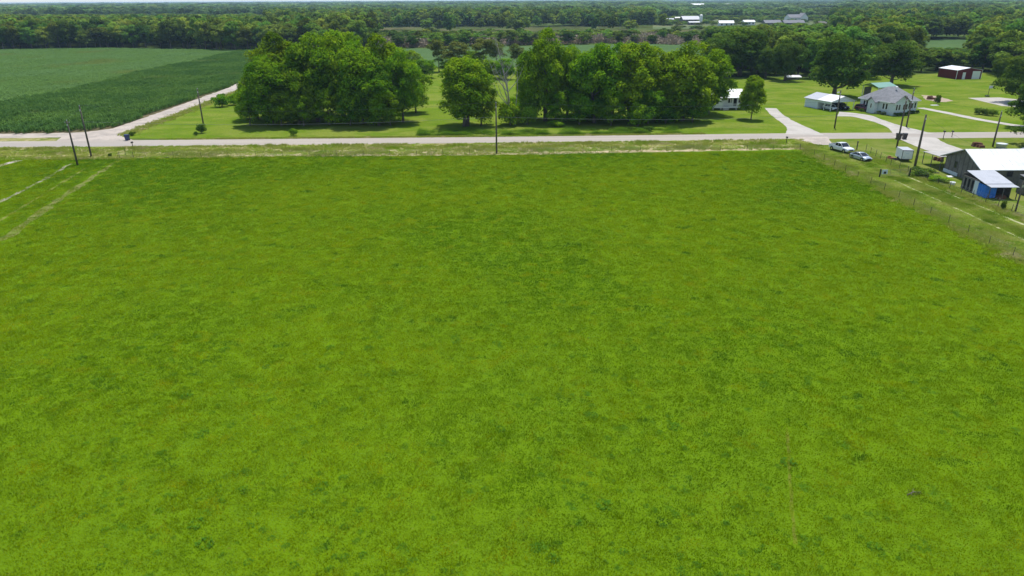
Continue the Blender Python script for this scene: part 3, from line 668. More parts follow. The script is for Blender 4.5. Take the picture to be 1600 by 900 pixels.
ptree(DBUSH, 988, 205, 198, 14, 'small dark roadside bush, left of the two before the right clump')
ptree(LIME, 1173.5, 186.7, 115, 53, 'bright green young tree alone on the lawn beside the porch house')
ptree(DBUSH, 315, 208, 192, 16, 'dark bush round the foot of the pole beyond the road on the left')
ptree(DBUSH, 306, 212, 205, 7, 'tiny dark bush left of the bushy pole beyond the road')
ptree(LBUSH, 459, 212, 200, 13, 'small pointed green bush at the roadside before the left clump')
ptree(BUSH, 347, 167, 146, 26, 'rounded dark bush at the left, beside the gravel lane')
ptree(BUSH, 366, 164, 146, 22, 'green bush between the lane bush and the left clump')
ptree(DBUSH, 172, 245, 239, 6, 'tiny green bush beside the left pair of poles')
ptree(OAK[0], 1303, 150, 50, 96, 'huge leafy tree with thick trunk rising behind the pale carport', None, None, 1.0)
ptree(OAK[1], 1392, 133, 60, 80, 'large dark rounded tree behind the green roofed shelter')
ptree(OAK[1], 1226, 126, 58, 54, 'dark rounded tree at the back of the lawn right of the porch house', None, None, 2.0)
ptree(OAK[0], 1155, 118, 40, 96, 'very broad dark oak behind the right clump', None, None, 3.0)
ptree(OAK[1], 1122, 120, 50, 70, 'dark oak at the left shoulder of the very broad oak')
ptree(OAK[0], 1196, 122, 72, 44, 'dark tree between the very broad oak and the rounded lawn tree')
ptree(WOOD[0], 1350, 122, 66, 50, 'mid green tree between the two largest trees of the right lawn')
ptree(WOOD[1], 1265, 122, 56, 44, 'tree left behind the huge tree of the carport')
ptree(OAK[0], 1592, 160, 82, 78, 'big dark tree at the right edge beside the sports pad', None, None, .3)
ptree(PINE, 1606, 200, 116, 84, 'drooping evergreen at the right edge in front of the sports pad')
ptree(PINE, 1622, 228, 158, 96, 'low sweeping evergreen boughs at the right edge beside the road', None, None, 2.0)
ptree(OAK[1], 1566, 132, 84, 44, 'tree right of the red barn at the edge of the lawn')
ptree(DBUSH, 1463.5, 163, 147, 10, 'small slim young evergreen on bare soil right of the pale blue house', None, 'tree')
for k, (bx, wv) in enumerate(((1530, 18), (1541, 18), (1551, 16))):
    ptree(DBUSH, bx, 178.5+k*1.3, 168+k*1.4, wv, ('left', 'middle', 'right')[k] + ' bush of the dark clipped row between the sports pad and the drive', 'clipped bushes before the sports pad')
ptree(DBUSH, 1566, 328, 312, 8, 'small dark cypress like shrub in front of the blue tarp shed')
ptree(DBUSH, 1440, 275, 262, 40, 'wide weedy dark bush at the foot of the leaning pole by the gate')
ptree(LBUSH, 1465, 284, 274, 30, 'green weedy bush on the fence line right of the gate')

# dead tree
dx, dy = G(797, 195.5); t = thing('dead_tree', 'bare pale dead tree standing left of the right clump', 'tree', (dx, dy))
mb = MB(); mb.tube([(0, 0, 0), (.1, 0, 4), (-.5, .1, 8), (-1.4, 0, 12), (-2.2, .2, 15.5), (-3.0, .2, 19.5)], [.22, .19, .16, .12, .08, .03], 7); part(mb, 'trunk', m_deadwood, t, smooth=True)
rg = random.Random(5)
trunkpts = [((.1, 0, 4), .15), ((-.2, 0, 6), .14), ((-.5, .1, 8), .14), ((-.9, .1, 10), .12), ((-1.4, 0, 12), .10), ((-1.8, .1, 14), .08), ((-2.4, .2, 16.5), .05)]
for (p, r) in trunkpts:
    for k in range(3):
        mb = MB(); a = rg.uniform(0, 6.28); L_ = rg.uniform(2.5, 5) * (1.3 if p[2] < 9 else .8); p = Vector(p)
        q = p + Vector((math.cos(a)*L_*.55, math.sin(a)*L_*.4, L_*.65)); e = q + Vector((math.cos(a)*L_*.25, math.sin(a)*L_*.2, L_*.6))
        mb.tube([p, q, e], [r*.8, r*.5, .02], 5, False)
        for j in range(9):
            s = q.lerp(e, rg.random()); mb.tube([s, s + Vector((rg.uniform(-1, 1), rg.uniform(-1, 1), rg.uniform(.4, 1.4)))], [.022, .008], 3, False)
        part(mb, 'branch', m_deadwood, t, smooth=True)
mb = MB(); mb.tube([(1.3, .3, 0), (1.5, .3, 5), (1.9, .4, 9), (1.8, .3, 13)], [.12, .10, .07, .02], 6); part(mb, 'trunk', m_deadwood, t, smooth=True)

# ------------------------------------------------------------------ woods
EDGE = [(-400, 86), (0, 78.5), (200, 75), (300, 77), (340, 79.5), (420, 80), (600, 76.5), (800, 71.5), (1000, 68), (1100, 74), (1125, 112), (1250, 120.5), (1400, 116.5), (1470, 112), (1540, 116), (1600, 124), (1700, 132), (2100, 140)]
CLEAR = [[(560, 54.5), (1130, 53.5), (1135, 41), (800, 41.5), (590, 42)],
         [(1060, 42), (1350, 42), (1350, 32), (1250, 31), (1030, 32)],
         [(1425, 75), (1522, 75), (1520, 62), (1430, 62)],
         [(540, 79), (1110, 79), (1110, 68), (1000, 68.5), (800, 72.5), (600, 77)]]
def edge_at(px):
    for a, b in zip(EDGE, EDGE[1:]):
        if a[0] <= px <= b[0]: return a[1] + (b[1]-a[1])*(px-a[0])/(b[0]-a[0])
    return 90
def hcap(px, py, y):
    """tree heights taken from the skyline of the wood in front of each clearing"""
    c = 99
    def cap(t):
        d = ray(px, t); return max(1.2, CAM_H + d[2]/d[1]*y)
    if 1425 < px < 1522 and py > 75: c = min(c, cap(73.5))
    if 585 < px < 1115 and 53 < py < 80: c = min(c, cap(42 + 12*random.random()**.8 + 9*max(0, mnoise.noise(Vector((px*.05, 0, 0))))))
    if 1040 < px < 1150 and 40 < py < 100: c = min(c, cap(39))
    if 1150 <= px < 1190 and 40 < py < 112: c = min(c, cap(39))
    if 1190 <= px < 1300 and 40 < py < 112: c = min(c, cap(37 + 3*math.sin(px*.2)))
    if 1020 < px < 1300 and 25 < py <= 40: c = min(c, cap(py-6))
    if px < 420 and 26 < py < 80: c = min(c, cap(20.5 + 3*mnoise.noise(Vector((px*.04, 0, 7)))))
    return c
pool = []
s0 = 8.3
for iy in range(int(950/s0)):
    Y0 = 250 + iy*s0
    for ix in range(-int((.8*Y0+25)/s0), int((.8*Y0+25)/s0)+1):
        x = ix*s0 + random.uniform(-3.4, 3.4); y = Y0 + random.uniform(-3.4, 3.4)
        px, py = toPx(x, y)
        if py > edge_at(px) - .15: continue
        ci = next((k for k, c in enumerate(CLEAR) if inpoly(px, py, c)), None)
        if ci is not None and (ci > 1 or random.random() > (.05 if ci == 0 else .22)): continue
        n1 = mnoise.noise(Vector((x*.012, y*.012, 1)))
        if y > 560 and n1 < -.33: continue
        band = 585 < px < 1115 and 53 < py < 80
        if band and (random.random() < .3 or mnoise.noise(Vector((px*.06, 4, 0))) < -.28): continue
        h = 15.5 + 5*mnoise.noise(Vector((x*.02, y*.02, 8))) + random.uniform(-3.8, 3.8)
        if px < 600: h += 1.5
        h = min(h, hcap(px, py, y)*random.uniform(.86, 1.0))
        if h < 2.2: continue
        pool.append((y*.3 + (y - G(px, edge_at(px))[1])*(2.2 if px < 1118 else 1.1), x, y, h, px, py))
pool.sort()
ZONES = [(-400, 30, 'left woods at the left edge'), (30, 70, 'left woods near the left edge'), (70, 105, 'left woods left of cane middle'), (105, 140, 'left woods behind the pale cane middle'),
 (140, 175, 'left woods right of the pale cane middle'), (175, 210, 'left woods below tiny white building'), (210, 250, 'left woods behind bare field edge'), (250, 290, 'left woods behind bare field corner'), (290, 330, 'left woods above the dark cane'), (330, 370, 'woods beside the left clump'), (370, 410, 'woods above left clump shoulder'), (410, 450, 'woods behind tall left clump trees'), (450, 500, 'woods behind left clump left half'), (500, 550, 'woods behind the middle of the left clump'), (550, 600, 'woods behind left clump right side'),
 (600, 670, 'brushy line right of the left clump'), (670, 740, 'brushy line above the olive trees'), (740, 800, 'brushy line above the dead tree'), (800, 860, 'brushy line above the tallest tree'), (860, 920, 'brushy line above the clump gap'), (920, 980, 'brushy line above the right clump'), (980, 1050, 'brushy line left of its end'), (1050, 1118, 'right end of the brushy line'),
 (1118, 1170, 'right woods behind the broad oak'), (1170, 1210, 'right woods beside the broad oak'), (1210, 1250, 'right woods behind the lawn tree'), (1250, 1290, 'woods left of the carport tree'), (1290, 1330, 'woods behind the carport tree'), (1330, 1370, 'right woods above the green roofed shelter'), (1370, 1410, 'right woods behind the shelter tree'), (1410, 1450, 'woods left of the small field'),
 (1450, 1485, 'right woods above the barn wall'), (1485, 1520, 'right woods above the barn doors'), (1520, 1560, 'right woods right of the red barn'), (1560, 9000, 'woods at the right edge')]
KND = ['small low tree', 'dark rounded tree', 'mid green tree', 'lighter green tree', 'tall green tree', 'slim tall tree', 'broad crowned tree']
cnt = 0; rest = []; LAB = {}
for (_, x, y, h, px, py) in pool:
    e = edge_at(px) - py; zi = next(k for k, z in enumerate(ZONES) if z[0] <= px < z[1]); row = 'front row' if y - G(px, edge_at(px))[1] < 11 else ('second row' if y - G(px, edge_at(px))[1] < 24 else 'back row')
    if cnt < 280 and -20 < px < 1625:
        cnt += 1; v = random.randrange(5); rad = (4.6 + h*.11)*random.uniform(.85, 1.15)*(1 if h > 9 else .8)
        kind = 0 if h < 10 else (6 if rad > 7 else (5 if rad < 5.6 and h > 15 else (4 if h > 18.5 else 1 + v % 3)))
        zn = 'left woods' if px < 600 else ('brushy middle tree line' if px < 1118 else 'right woods')
        o_w = place(WOOD[v], x, y, h, rad, '%s, %s, %s' % (KND[kind], row, ZONES[zi][2]), 'trees at the front of the ' + zn); LAB.setdefault(o_w['label'], []).append((px, o_w))
    else: rest.append((x, y, h))
NUM = ['', 'one', 'two', 'three', 'four', 'five', 'six', 'seven', 'eight', 'nine', 'ten', 'eleven', 'twelve']; OR_ = ['leftmost', 'second', 'third', 'fourth', 'fifth', 'sixth', 'seventh', 'eighth', 'ninth', 'tenth', 'eleventh', 'rightmost']
for l_, os_ in LAB.items():
    os_.sort(key=lambda q: q[0]); n_ = len(os_)
    if 2 <= n_ <= 12:
        for k_, (q, o_w) in enumerate(os_):
            w_ = 'left of two' if (n_ == 2 and k_ == 0) else 'right of two' if n_ == 2 else ('leftmost' if k_ == 0 else 'rightmost' if k_ == n_-1 else OR_[k_] + ' from left') + ' of ' + NUM[n_]
            lab_ = l_ + ', ' + w_
            if len(lab_.replace(',', '').split()) > 16: lab_ = lab_.replace('front row, ', 'front, ').replace('second row, ', 'second, ').replace('back row, ', 'behind, ')
            if len(lab_.replace(',', '').split()) > 16: lab_ = lab_.replace(' from left', '').replace('green tree', 'tree')
            o_w['label'] = lab_
def wvar(seed, H=17, Rr=6.0, n=700, size=.95, nl=8):
    V, _ = crown_shape(H, Rr, 1.0, nl, n, size, seed, 1.0, (.38, .54)); return (V, 4)
P = [(x, y, 0) for x, y, h in rest]
sc = [((4.9 + h*.1)/6*random.uniform(.85, 1.2),)*2 + (h/17,) for x, y, h in rest]
scatter('woods', [wvar(200+i) for i in range(6)], P, rng.uniform(0, 6.28, len(P)), sc, L_wood, 'mixed broadleaf woods stretching back behind the fields', 'woods')
# far woods, each scattered piece a group of crowns
P = []; sc = []; r = 1195.0
while r < 11000:
    s = max(19, r/58.0); n = int(1.62*r/s)
    for i in range(n):
        a = -.81 + 1.62*(i + random.random())/n; x = r*math.sin(a); y = r*math.cos(a) + random.uniform(-.5, .5)*s
        if y < 1180: continue
        f = mnoise.noise(Vector((x*.0012, y*.0022, 3))) + .5*mnoise.noise(Vector((x*.004, y*.006, 6)))
        if f < -.26 and r < 6500: continue
        zs = random.uniform(.75, 1.2)*(1 + .25*f); px, py = toPx(x, y)
        if 1030 < px < 1320: zs *= .75
        P.append((x, y, 0)); sc.append((s/20*1.12, s/20*1.12, zs*min(1.25, 1 + (r-1200)/30000)))
    r += s
def fvar(seed):
    rg = np.random.default_rng(seed); out = []
    for k in range(6):
        V, _ = crown_shape(17*rg.uniform(.8, 1.1), 6.2, .5, 5, 170, 1.75, seed*10+k, 1.0, (.42, .6))
        a = k*1.05; out.append(V + np.array([math.cos(a)*8.2*rg.uniform(.5, 1.1), math.sin(a)*8.2*rg.uniform(.5, 1.1), 0]))
    return (np.concatenate(out), 4)
scatter('distant_forest', [fvar(300+i) for i in range(5)], P, rng.uniform(0, 6.28, len(P)), sc, L_far, 'hazy forest reaching to the horizon', 'forest')
# bare brush of the tree line
P = []; sc = []
for i in range(900):
    px = random.uniform(590, 1110); e = edge_at(px); py = e - 1.0 - random.random()*6
    if mnoise.noise(Vector((px*.02, 3, 0))) < -.12: continue
    x, y = G(px, py); q = random.uniform(.7, 1.3); P.append((x, y, 0)); sc.append((q, q, q*random.uniform(.7, 1.1)))
def brushvar():
    n = 160; th = rng.uniform(0, 6.28, n); rr = 3.0*np.sqrt(rng.uniform(0, 1, n)); z = rng.uniform(.2, 4.6, n)
    C = np.stack([rr*np.cos(th), rr*np.sin(th), z], 1); return (leafcards(C, rng.normal(0, 1, (n, 3))*[1, 1, .3], .42, .5, 0), 4)
scatter('bare_brush', [brushvar() for _ in range(4)], P, rng.uniform(0, 6.28, len(P)), sc, L_brush, 'pale bare brush along the foot of the middle tree line', 'brush')

# ================================================================== BUILDINGS
def window(parent, x0, x1, z0, z1, y, frame=m_white, panes=1, label=None, axis='y', out=-1, name='window'):
    """frame and glass on a wall in the plane y=const (or x=const); out = side the wall faces"""
    fw = .09; f = MB(); gl = MB(); p0, p1 = sorted((y + out*.07, y - out*.02)); g0, g1 = sorted((y + out*.035, y + out*.008))
    def bx(mb, a, b, c, d, q0, q1):
        if axis == 'y': mb.box(a, q0, c, b, q1, d)
        else: mb.box(q0, a, c, q1, b, d)
    bx(f, x0, x0+fw, z0, z1, p0, p1); bx(f, x1-fw, x1, z0, z1, p0, p1)
    bx(f, x0+fw, x1-fw, z0, z0+fw, p0, p1); bx(f, x0+fw, x1-fw, z1-fw, z1, p0, p1)
    for k in range(1, panes):
        c = x0 + (x1-x0)*k/panes; bx(f, c-.04, c+.04, z0+fw, z1-fw, p0, p1)
    bx(gl, x0+fw, x1-fw, z0+fw, z1-fw, g0, g1)
    o = part(f, name, frame, parent, label); part(gl, 'pane', m_glass, o); return o

# --- pale blue house
t = thing('house', 'pale blue house with grey hipped shingle roof and front gable', 'house', G(1394.4, 181), R(20))
wl = MB(); wl.box(.0, 1.6, 0, 9.9, 11.5, 3.5); wl.box(0, 0, 0, 5.0, 1.6, 3.5); wl.prism([(0, 3.5), (5.0, 3.5), (2.5, 5.0)], .0, 5.0)
part(wl, 'wall', m_siding, t)
en = MB(); en.box(-1.3, 5.2, 0, 0, 7.6, 3.1); en.prismx([(5.2, 3.1), (7.6, 3.1), (6.4, 4.1)], -1.3, 0); part(en, 'entry_porch', m_siding, t)
o = .55
rf = MB(); e = 3.5; rh = 6.7; A = (-o, 1.6-o, e-.1); Bp = (9.9+o, 1.6-o, e-.1); C = (9.9+o, 11.5+o, e-.1); D = (-o, 11.5+o, e-.1)
r1 = (3.6, 6.6, rh); r2 = (6.6, 6.6, rh)
rf.slab([A, Bp, r2, r1], .14); rf.slab([Bp, C, r2], .14); rf.slab([C, D, r1, r2], .14); rf.slab([D, A, r1], .14)
mroof = part(rf, 'roof', m_shingle, t)
gr = MB(); gz = 5.25
gr.slab([(-o, -o, e-.17), (2.5, -o, gz), (2.5, 5.4, gz), (-o, 2.6, e-.17)], .13); gr.slab([(2.5, -o, gz), (5.0+o, -o, e-.17), (5.0+o, 2.6, e-.17), (2.5, 5.4, gz)], .13)
part(gr, 'gable_roof', m_shingle, t)
er = MB(); er.slab([(-1.8, 5.0-.25, 2.95), (-1.8, 6.4, 4.35), (1.6, 6.4, 4.35), (0, 4.75, 2.95)], .12); er.slab([(-1.8, 6.4, 4.35), (-1.8, 8.05, 2.95), (0, 8.05, 2.95), (1.6, 6.4, 4.35)], .12)
part(er, 'porch_roof', m_shingle, t)
fl = MB(); fl.tube([(5.05, 1.1, 3.62), (3.4, 3.6, 4.75)], [.11, .11], 6); part(fl, 'valley_flashing', m_white, t)
vt = MB(); vt.tube([(5.4, 5.2, 5.9), (5.4, 5.2, 6.7)], [.2, .2], 8); vt.tube([(5.4, 5.2, 6.7), (5.4, 5.2, 6.85)], [.34, .1], 8); part(vt, 'roof_vent', m_white, t)
fs = MB(); fs.box(-o-.02, -o-.04, 3.05, 0, -o+.0, 3.28); fs.box(5.55, 1.6-o-.05, 3.2, 10.45, 1.6-o, 3.4); fs.box(-o-.06, 1.0, 3.2, -o-.0, 12.0, 3.4); part(fs, 'fascia', m_white, t)
for a, b in ((.5, 1.3), (1.45, 2.25), (3.0, 3.8), (3.95, 4.75)): window(t, a, b, 1.3, 2.9, 0)
for a, b in ((5.5, 6.3), (6.6, 7.4), (7.7, 8.5), (8.8, 9.6)): window(t, a, b, 1.2, 2.9, 1.6)
for a, b in ((2.0, 2.8), (3.0, 3.8), (8.6, 9.4), (9.6, 10.4)): window(t, a, b, 1.3, 2.9, 0, axis='x')
window(t, 6.05, 6.65, 1.3, 2.6, -1.3, axis='x')
d = part(MB().box(-1.25, 5.16, .3, -.35, 5.21, 2.4), 'door', m_white, t)
part(MB().box(-.55, 5.11, 1.25, -.47, 5.158, 1.33), 'handle', m_chrome, d)
for k in range(3):
    pass
hx, hy = t.location.x, t.location.y
def houseloc(lx, ly):
    c, s = math.cos(R(20)), math.sin(R(20)); return hx + lx*c - ly*s, hy + lx*s + ly*c
spots = [(.6, -.7), (1.9, -.75), (3.2, -.7), (4.5, -.7), (6.2, .8), (8.0, .85), (9.5, .8), (-.9, 2.0), (-.9, 3.6), (-2.0, 8.6)]
SL = ['under the left gable window', 'right of the left gable window', 'left of the second gable window', 'at the right gable corner', 'under the left right-wing windows', 'under the middle right-wing windows', 'at the right-wing corner', 'just left of the front gable corner', 'under the left wall windows', 'beside the entry porch']
for (lx, ly), sl in zip(spots, SL):
    X, Y = houseloc(lx, ly)
    place(DBUSH, X, Y, .95, .62, 'low dark shrub ' + sl + ' of the pale blue house', 'low shrubs round the pale blue house', 'shrub')

# --- green roofed shelter behind
gx, gy = G(1370, 152); t = thing('shelter', 'open shelter with a green metal roof behind the pale blue house', 'shelter', (gx, gy), R(20))
W, Dp = 7.0, 6.0
for (x, y) in ((0, 0), (W, 0), (W, Dp), (0, Dp), (W/2, 0)): part(MB().box(x-.1, y-.1, 0, x+.1, y+.1, 3.0), 'post', m_white, t)
rf = MB(); rf.slab([(-.5, -.5, 3.0), (W+.5, -.5, 3.0), (W+.5, Dp/2, 4.1), (-.5, Dp/2, 4.1)], .1); rf.slab([(-.5, Dp/2, 4.1), (W+.5, Dp/2, 4.1), (W+.5, Dp+.5, 3.0), (-.5, Dp+.5, 3.0)], .1)
part(rf, 'roof', m_greenroof, t); part(MB().box(.3, Dp-.3, 0, 3.2, Dp-.2, 2.6), 'back_panel', m_greywall, t)

# --- pale carport and store
c0 = Vector((*G(1297, 174), 0)); c1 = Vector((*G(1258, 166.3), 0)); dv = (c1-c0); LEN = 10.6; ang = math.atan2(dv.y, dv.x) - math.pi/2
t = thing('carport', 'pale metal carport with a closed store at its back, cars parked inside', 'carport', c0, ang)
W = 7.9; SD = 5.4
sb = MB(); sb.box(0, SD, 0, W, LEN, 2.55); sb.prism([(0, 2.55), (W, 2.55), (W/2, 3.75)], SD, LEN); part(sb, 'store_wall', m_palegrey, t)
for y in (.1, SD/2, SD-.12):
    for x in (.08, W-.08): part(MB().box(x-.07, y-.07, 0, x+.07, y+.07, 2.55), 'post', m_white, t)
gb = MB(); gb.prism([(0, 2.35), (W, 2.35), (W, 2.55), (W/2, 3.75), (0, 2.55)], -.02, .05); part(gb, 'front_gable', m_palegrey, t)
part(MB().box(-.03, .2, 1.9, .03, SD, 2.5), 'side_panel', m_palegrey, t)
rf = MB(); o = .35; zr = 3.86; ze = 2.48
rf.slab([(-o, SD, ze), (W/2, SD, zr), (W/2, LEN+o, zr), (-o, LEN+o, ze)], .08); rf.slab([(W/2, SD, zr), (W+o, SD, ze), (W+o, LEN+o, ze), (W/2, LEN+o, zr)], .08)
part(rf, 'store_roof', m_greyroof, t)
rf = MB(); rf.slab([(-o, -o, ze+.08), (W/2, -o, zr+.08), (W/2, SD-.05, zr+.08), (-o, SD-.05, ze+.08)], .08); rf.slab([(W/2, -o, zr+.08), (W+o, -o, ze+.08), (W+o, SD-.05, ze+.08), (W/2, SD-.05, zr+.08)], .08)
part(rf, 'carport_roof', m_whiteroof, t)
CP_T = t

# --- porch house
px_, py_ = G(1112, 172); t = thing('house', 'small white raised house with white roof and front porch half hidden by trees', 'house', (px_, py_), R(2))
W = 11.5; fl = .75
for k in range(6): part(MB().box(.2+k*2.2, -.1, 0, .55+k*2.2, .3, fl-.1), 'pier', m_conc, t)
part(MB().box(-.2, -.2, fl-.2, W+.2, 7.5, fl), 'floor', m_white, t)
wl = MB(); wl.box(0, 2.0, fl, W, 7.4, 3.5); wl.box(0, 0, fl, 2.9, 2.0, 3.5); part(wl, 'wall', m_white, t)
rf = MB(); o = .5; e = 3.4; rh = 5.3
rf.slab([(-o, -o, e), (W+o, -o, e), (W-2.2, 3.7, rh), (2.4, 3.7, rh)], .12); rf.slab([(W+o, -o, e), (W+o, 8, e), (W-2.2, 3.7, rh)], .12)
rf.slab([(W+o, 8, e), (-o, 8, e), (2.4, 3.7, rh), (W-2.2, 3.7, rh)], .12); rf.slab([(-o, 8, e), (-o, -o, e), (2.4, 3.7, rh)], .12); part(rf, 'roof', m_whiteroof, t)
for k in range(5): part(MB().box(3.0+k*2.07, -.05, fl, 3.14+k*2.07, .09, 3.3), 'post', m_white, t)
rl = MB(); rl.box(4.6, -.02, fl+.85, W, .05, fl+.93); rl.box(4.6, -.02, fl+.1, W, .05, fl+.16)
for k in range(46): rl.box(4.65+k*.15, 0, fl+.16, 4.69+k*.15, .03, fl+.85)
part(rl, 'railing', m_white, t)
window(t, 5.0, 6.2, 1.6, 3.0, 2.0); window(t, 8.0, 9.2, 1.6, 3.0, 2.0); window(t, .8, 1.8, 1.6, 2.9, 0)
d = part(MB().box(6.7, 1.93, fl+.02, 7.6, 1.99, 2.9), 'door', m_dark, t, 'dark front door'); part(MB().box(7.45, 1.88, 1.8, 7.52, 1.925, 1.87), 'handle', m_chrome, d)
st = MB()
for k in range(3): st.box(3.1, -.35-.28*k, 0, 4.5, -.22-.28*k+.15, fl-.2-.2*k)
part(st, 'steps', m_conc, t)

# --- red barn
c0 = Vector((*G(1493.3, 123.9), 0)); c1 = Vector((*G(1531.5, 123.4), 0)); ang = math.atan2((c1-c0).y, (c1-c0).x)
t = thing('barn', 'dark red metal barn with white roof and white doors at the lawn edge', 'barn', c0, ang + R(2))
W = 10.2; LEN = 10.5; sk = 0
wl = MB(); wl.prism([(0, 0), (W, 0), (W, 3.3), (W/2, 4.1), (0, 3.3)], 0, LEN); part(wl, 'wall', m_red, t)
rf = MB(); rf.slab([(-.2, -.2, 3.35), (W/2, -.2, 4.22), (W/2, LEN+.2, 4.22), (-.2, LEN+.2, 3.35)], .1); rf.slab([(W/2, -.2, 4.22), (W+.2, -.2, 3.35), (W+.2, LEN+.2, 3.35), (W/2, LEN+.2, 4.22)], .1); part(rf, 'roof', m_whiteroof, t)
for x in (-.06, W-.06): part(MB().box(x, -.06, 0, x+.14, .08, 3.25), 'corner_trim', m_white, t)
part(MB().box(2.4, -.05, 0, 3.6, -.004, 2.5), 'door', m_white, t)
gd = part(MB().box(6.4, -.05, 0, 9.6, -.004, 2.9), 'garage_door', m_white, t)
for k in range(1, 5): part(MB().box(6.42, -.075, .58*k, 9.58, -.052, .58*k+.05), 'rail', m_palegrey, gd)

# --- grey house on the right with white roof
hx0, hy0 = 78.3, 113.6
t = thing('house', 'long weathered grey house with a bright white metal roof, gable to the left', 'house', (hx0, hy0))
DP = 10.2; LN = 34.0
wl = MB(); wl.prismx([(0, 0), (DP, 0), (DP, 2.75), (DP*.47, 4.9), (0, 2.75)], 0, LN); part(wl, 'wall', m_greywall, t)
def gz_(y): return 2.75 + (4.9-2.75)*(y/(DP*.47) if y < DP*.47 else (DP-y)/(DP*.53))
for k in range(9):
    y = .06 + k*1.24; part(MB().box(-.05, y, .1, -.003, y+.09, gz_(y)-.08), 'batten', m_greybat, t)
rf = MB(); o = .55
rf.slab([(-o, -o, 2.62), (LN+o, -o, 2.62), (LN+o, DP*.47, 5.05), (-o, DP*.47, 5.05)], .13); part(rf, 'roof', m_whiteroof, t)
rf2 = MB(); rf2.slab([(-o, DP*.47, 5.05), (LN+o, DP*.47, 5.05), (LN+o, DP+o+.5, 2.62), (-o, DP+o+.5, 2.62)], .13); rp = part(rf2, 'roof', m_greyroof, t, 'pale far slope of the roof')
rb = MB()
for k in range(int(LN/.9)):
    x = -.1 + k*.92; a = Vector((x, -o+.02, 2.64)); b = Vector((x, DP*.47-.05, 5.05)); rb.tube([a, b], [.012, .012], 4, False)
o_ = part(rb, 'roof_seams', m_whiteroof, t); o_['kind'] = 'stuff'
part(MB().box(-o-.03, -.3, 2.5, LN+o, -.58, 2.62), 'fascia', m_white, t)
window(t, 6.6, 7.5, 1.2, 2.5, 0, axis='x', frame=m_greybat); 
window(t, 4.2, 5.3, 1.3, 2.3, 0, frame=m_greybat); window(t, 9.2, 10.3, 1.3, 2.3, 0, frame=m_greybat); window(t, 14, 15.1, 1.3, 2.3, 0, frame=m_greybat)
part(MB().box(-.12, 6.0, 0, -.004, 10.15, .55), 'skirting', m_palegrey, t)
# raised roof section further along
rs = MB(); rs.slab([(11, DP*.30, 4.55), (LN+.5, DP*.30, 4.55), (LN+.5, DP*.5, 5.6), (11, DP*.5, 5.6)], .12); rs.slab([(11, DP*.5, 5.6), (LN+.5, DP*.5, 5.6), (LN+.5, DP*.75, 4.5), (11, DP*.75, 4.5)], .12)
part(rs, 'raised_roof', m_whiteroof, t)
# awning at the north west corner
aw = MB(); aw.slab([(-.4, 10.9, 2.40), (9.0, 10.9, 2.5), (9.0, 17.0, 2.3), (-.4, 17.0, 2.2)], .09); part(aw, 'awning_roof', surf('dusty_tin', (.40, .38, .35), [((.32, .29, .26), .8, .45, .65, 4, .6)], rough=.6, coords='obj'), t)
for x, y in ((-.2, 11.1), (-.2, 14.0), (-.2, 16.8), (3.6, 16.8), (8.8, 16.8)): part(MB().box(x-.05, y-.05, 0, x+.05, y+.05, 2.12), 'post', m_greybat, t)

# --- tarp shed
t = thing('shed', 'small tin roofed shed with a bright blue tarp wall in front of the grey house', 'shed', (73.9, 105.6))
rf = MB(); rf.slab([(-.2, -.2, 2.25), (4.2, -.2, 2.25), (5.0, 5.9, 2.95), (.5, 5.9, 2.95)], .07); part(rf, 'roof', m_greyroof, t)
rf = MB(); rf.slab([(.1, -1.3, 1.95), (4.5, -1.3, 1.95), (4.15, -.1, 2.2), (-.1, -.1, 2.2)], .05); part(rf, 'awning_roof', m_greyroof, t)
lf = MB(); lf.box(0, 1.4, 0, .08, 5.7, 2.3); part(lf, 'side_wall', m_greywall, t); part(MB().box(-.05, 1.45, .1, -.004, 2.5, 2.1), 'pale_panel', m_palegrey, t)
for k in range(3): part(MB().box(-.04, 2.75+k*.95, .2, -.003, 3.2+k*.95, 2.0), 'gap', m_dark, t, 'dark panel painted as shade in a gap of the side wall')  # dark slabs on the solid wall; the shade of open gaps is their colour
part(MB().box(0, 5.65, 0, 4.7, 5.75, 2.6), 'back_wall', m_greywall, t)
part(MB().box(4.1, 0, 0, 4.2, 5.6, 2.3), 'side_wall', m_greywall, t, 'dark inner side wall')
tp = MB(); n = 10
for i in range(n):
    a, b = i/n, (i+1)/n; wa, wb = .07*math.sin(i*1.9), .07*math.sin((i+1)*1.9)
    tp.add([(-.06+wa, 1.5-1.9*a, .05), (-.06+wb, 1.5-1.9*b, .05), (-.06+wb*.4, 1.5-1.9*b, 2.0), (-.06+wa*.4, 1.5-1.9*a, 2.0)], [(0, 1, 2, 3)])
for i in range(n):
    a, b = i/n, (i+1)/n; wa, wb = .07*math.sin(i*1.7), .07*math.sin((i+1)*1.7)
    tp.add([(-.06+1.7*a, -.42+wa, .05), (-.06+1.7*b, -.42+wb, .05), (-.06+1.7*b, -.42+wb*.4, 2.0), (-.06+1.7*a, -.42+wa*.4, 2.0)], [(0, 1, 2, 3)])
part(tp, 'tarp', m_tarp, t, smooth=True)
for x, y in ((.1, -1.2), (2.2, -1.2), (4.4, -1.2), (4.1, -.1)): part(MB().box(x-.05, y-.05, 0, x+.05, y+.05, 1.93), 'post', m_greybat, t)
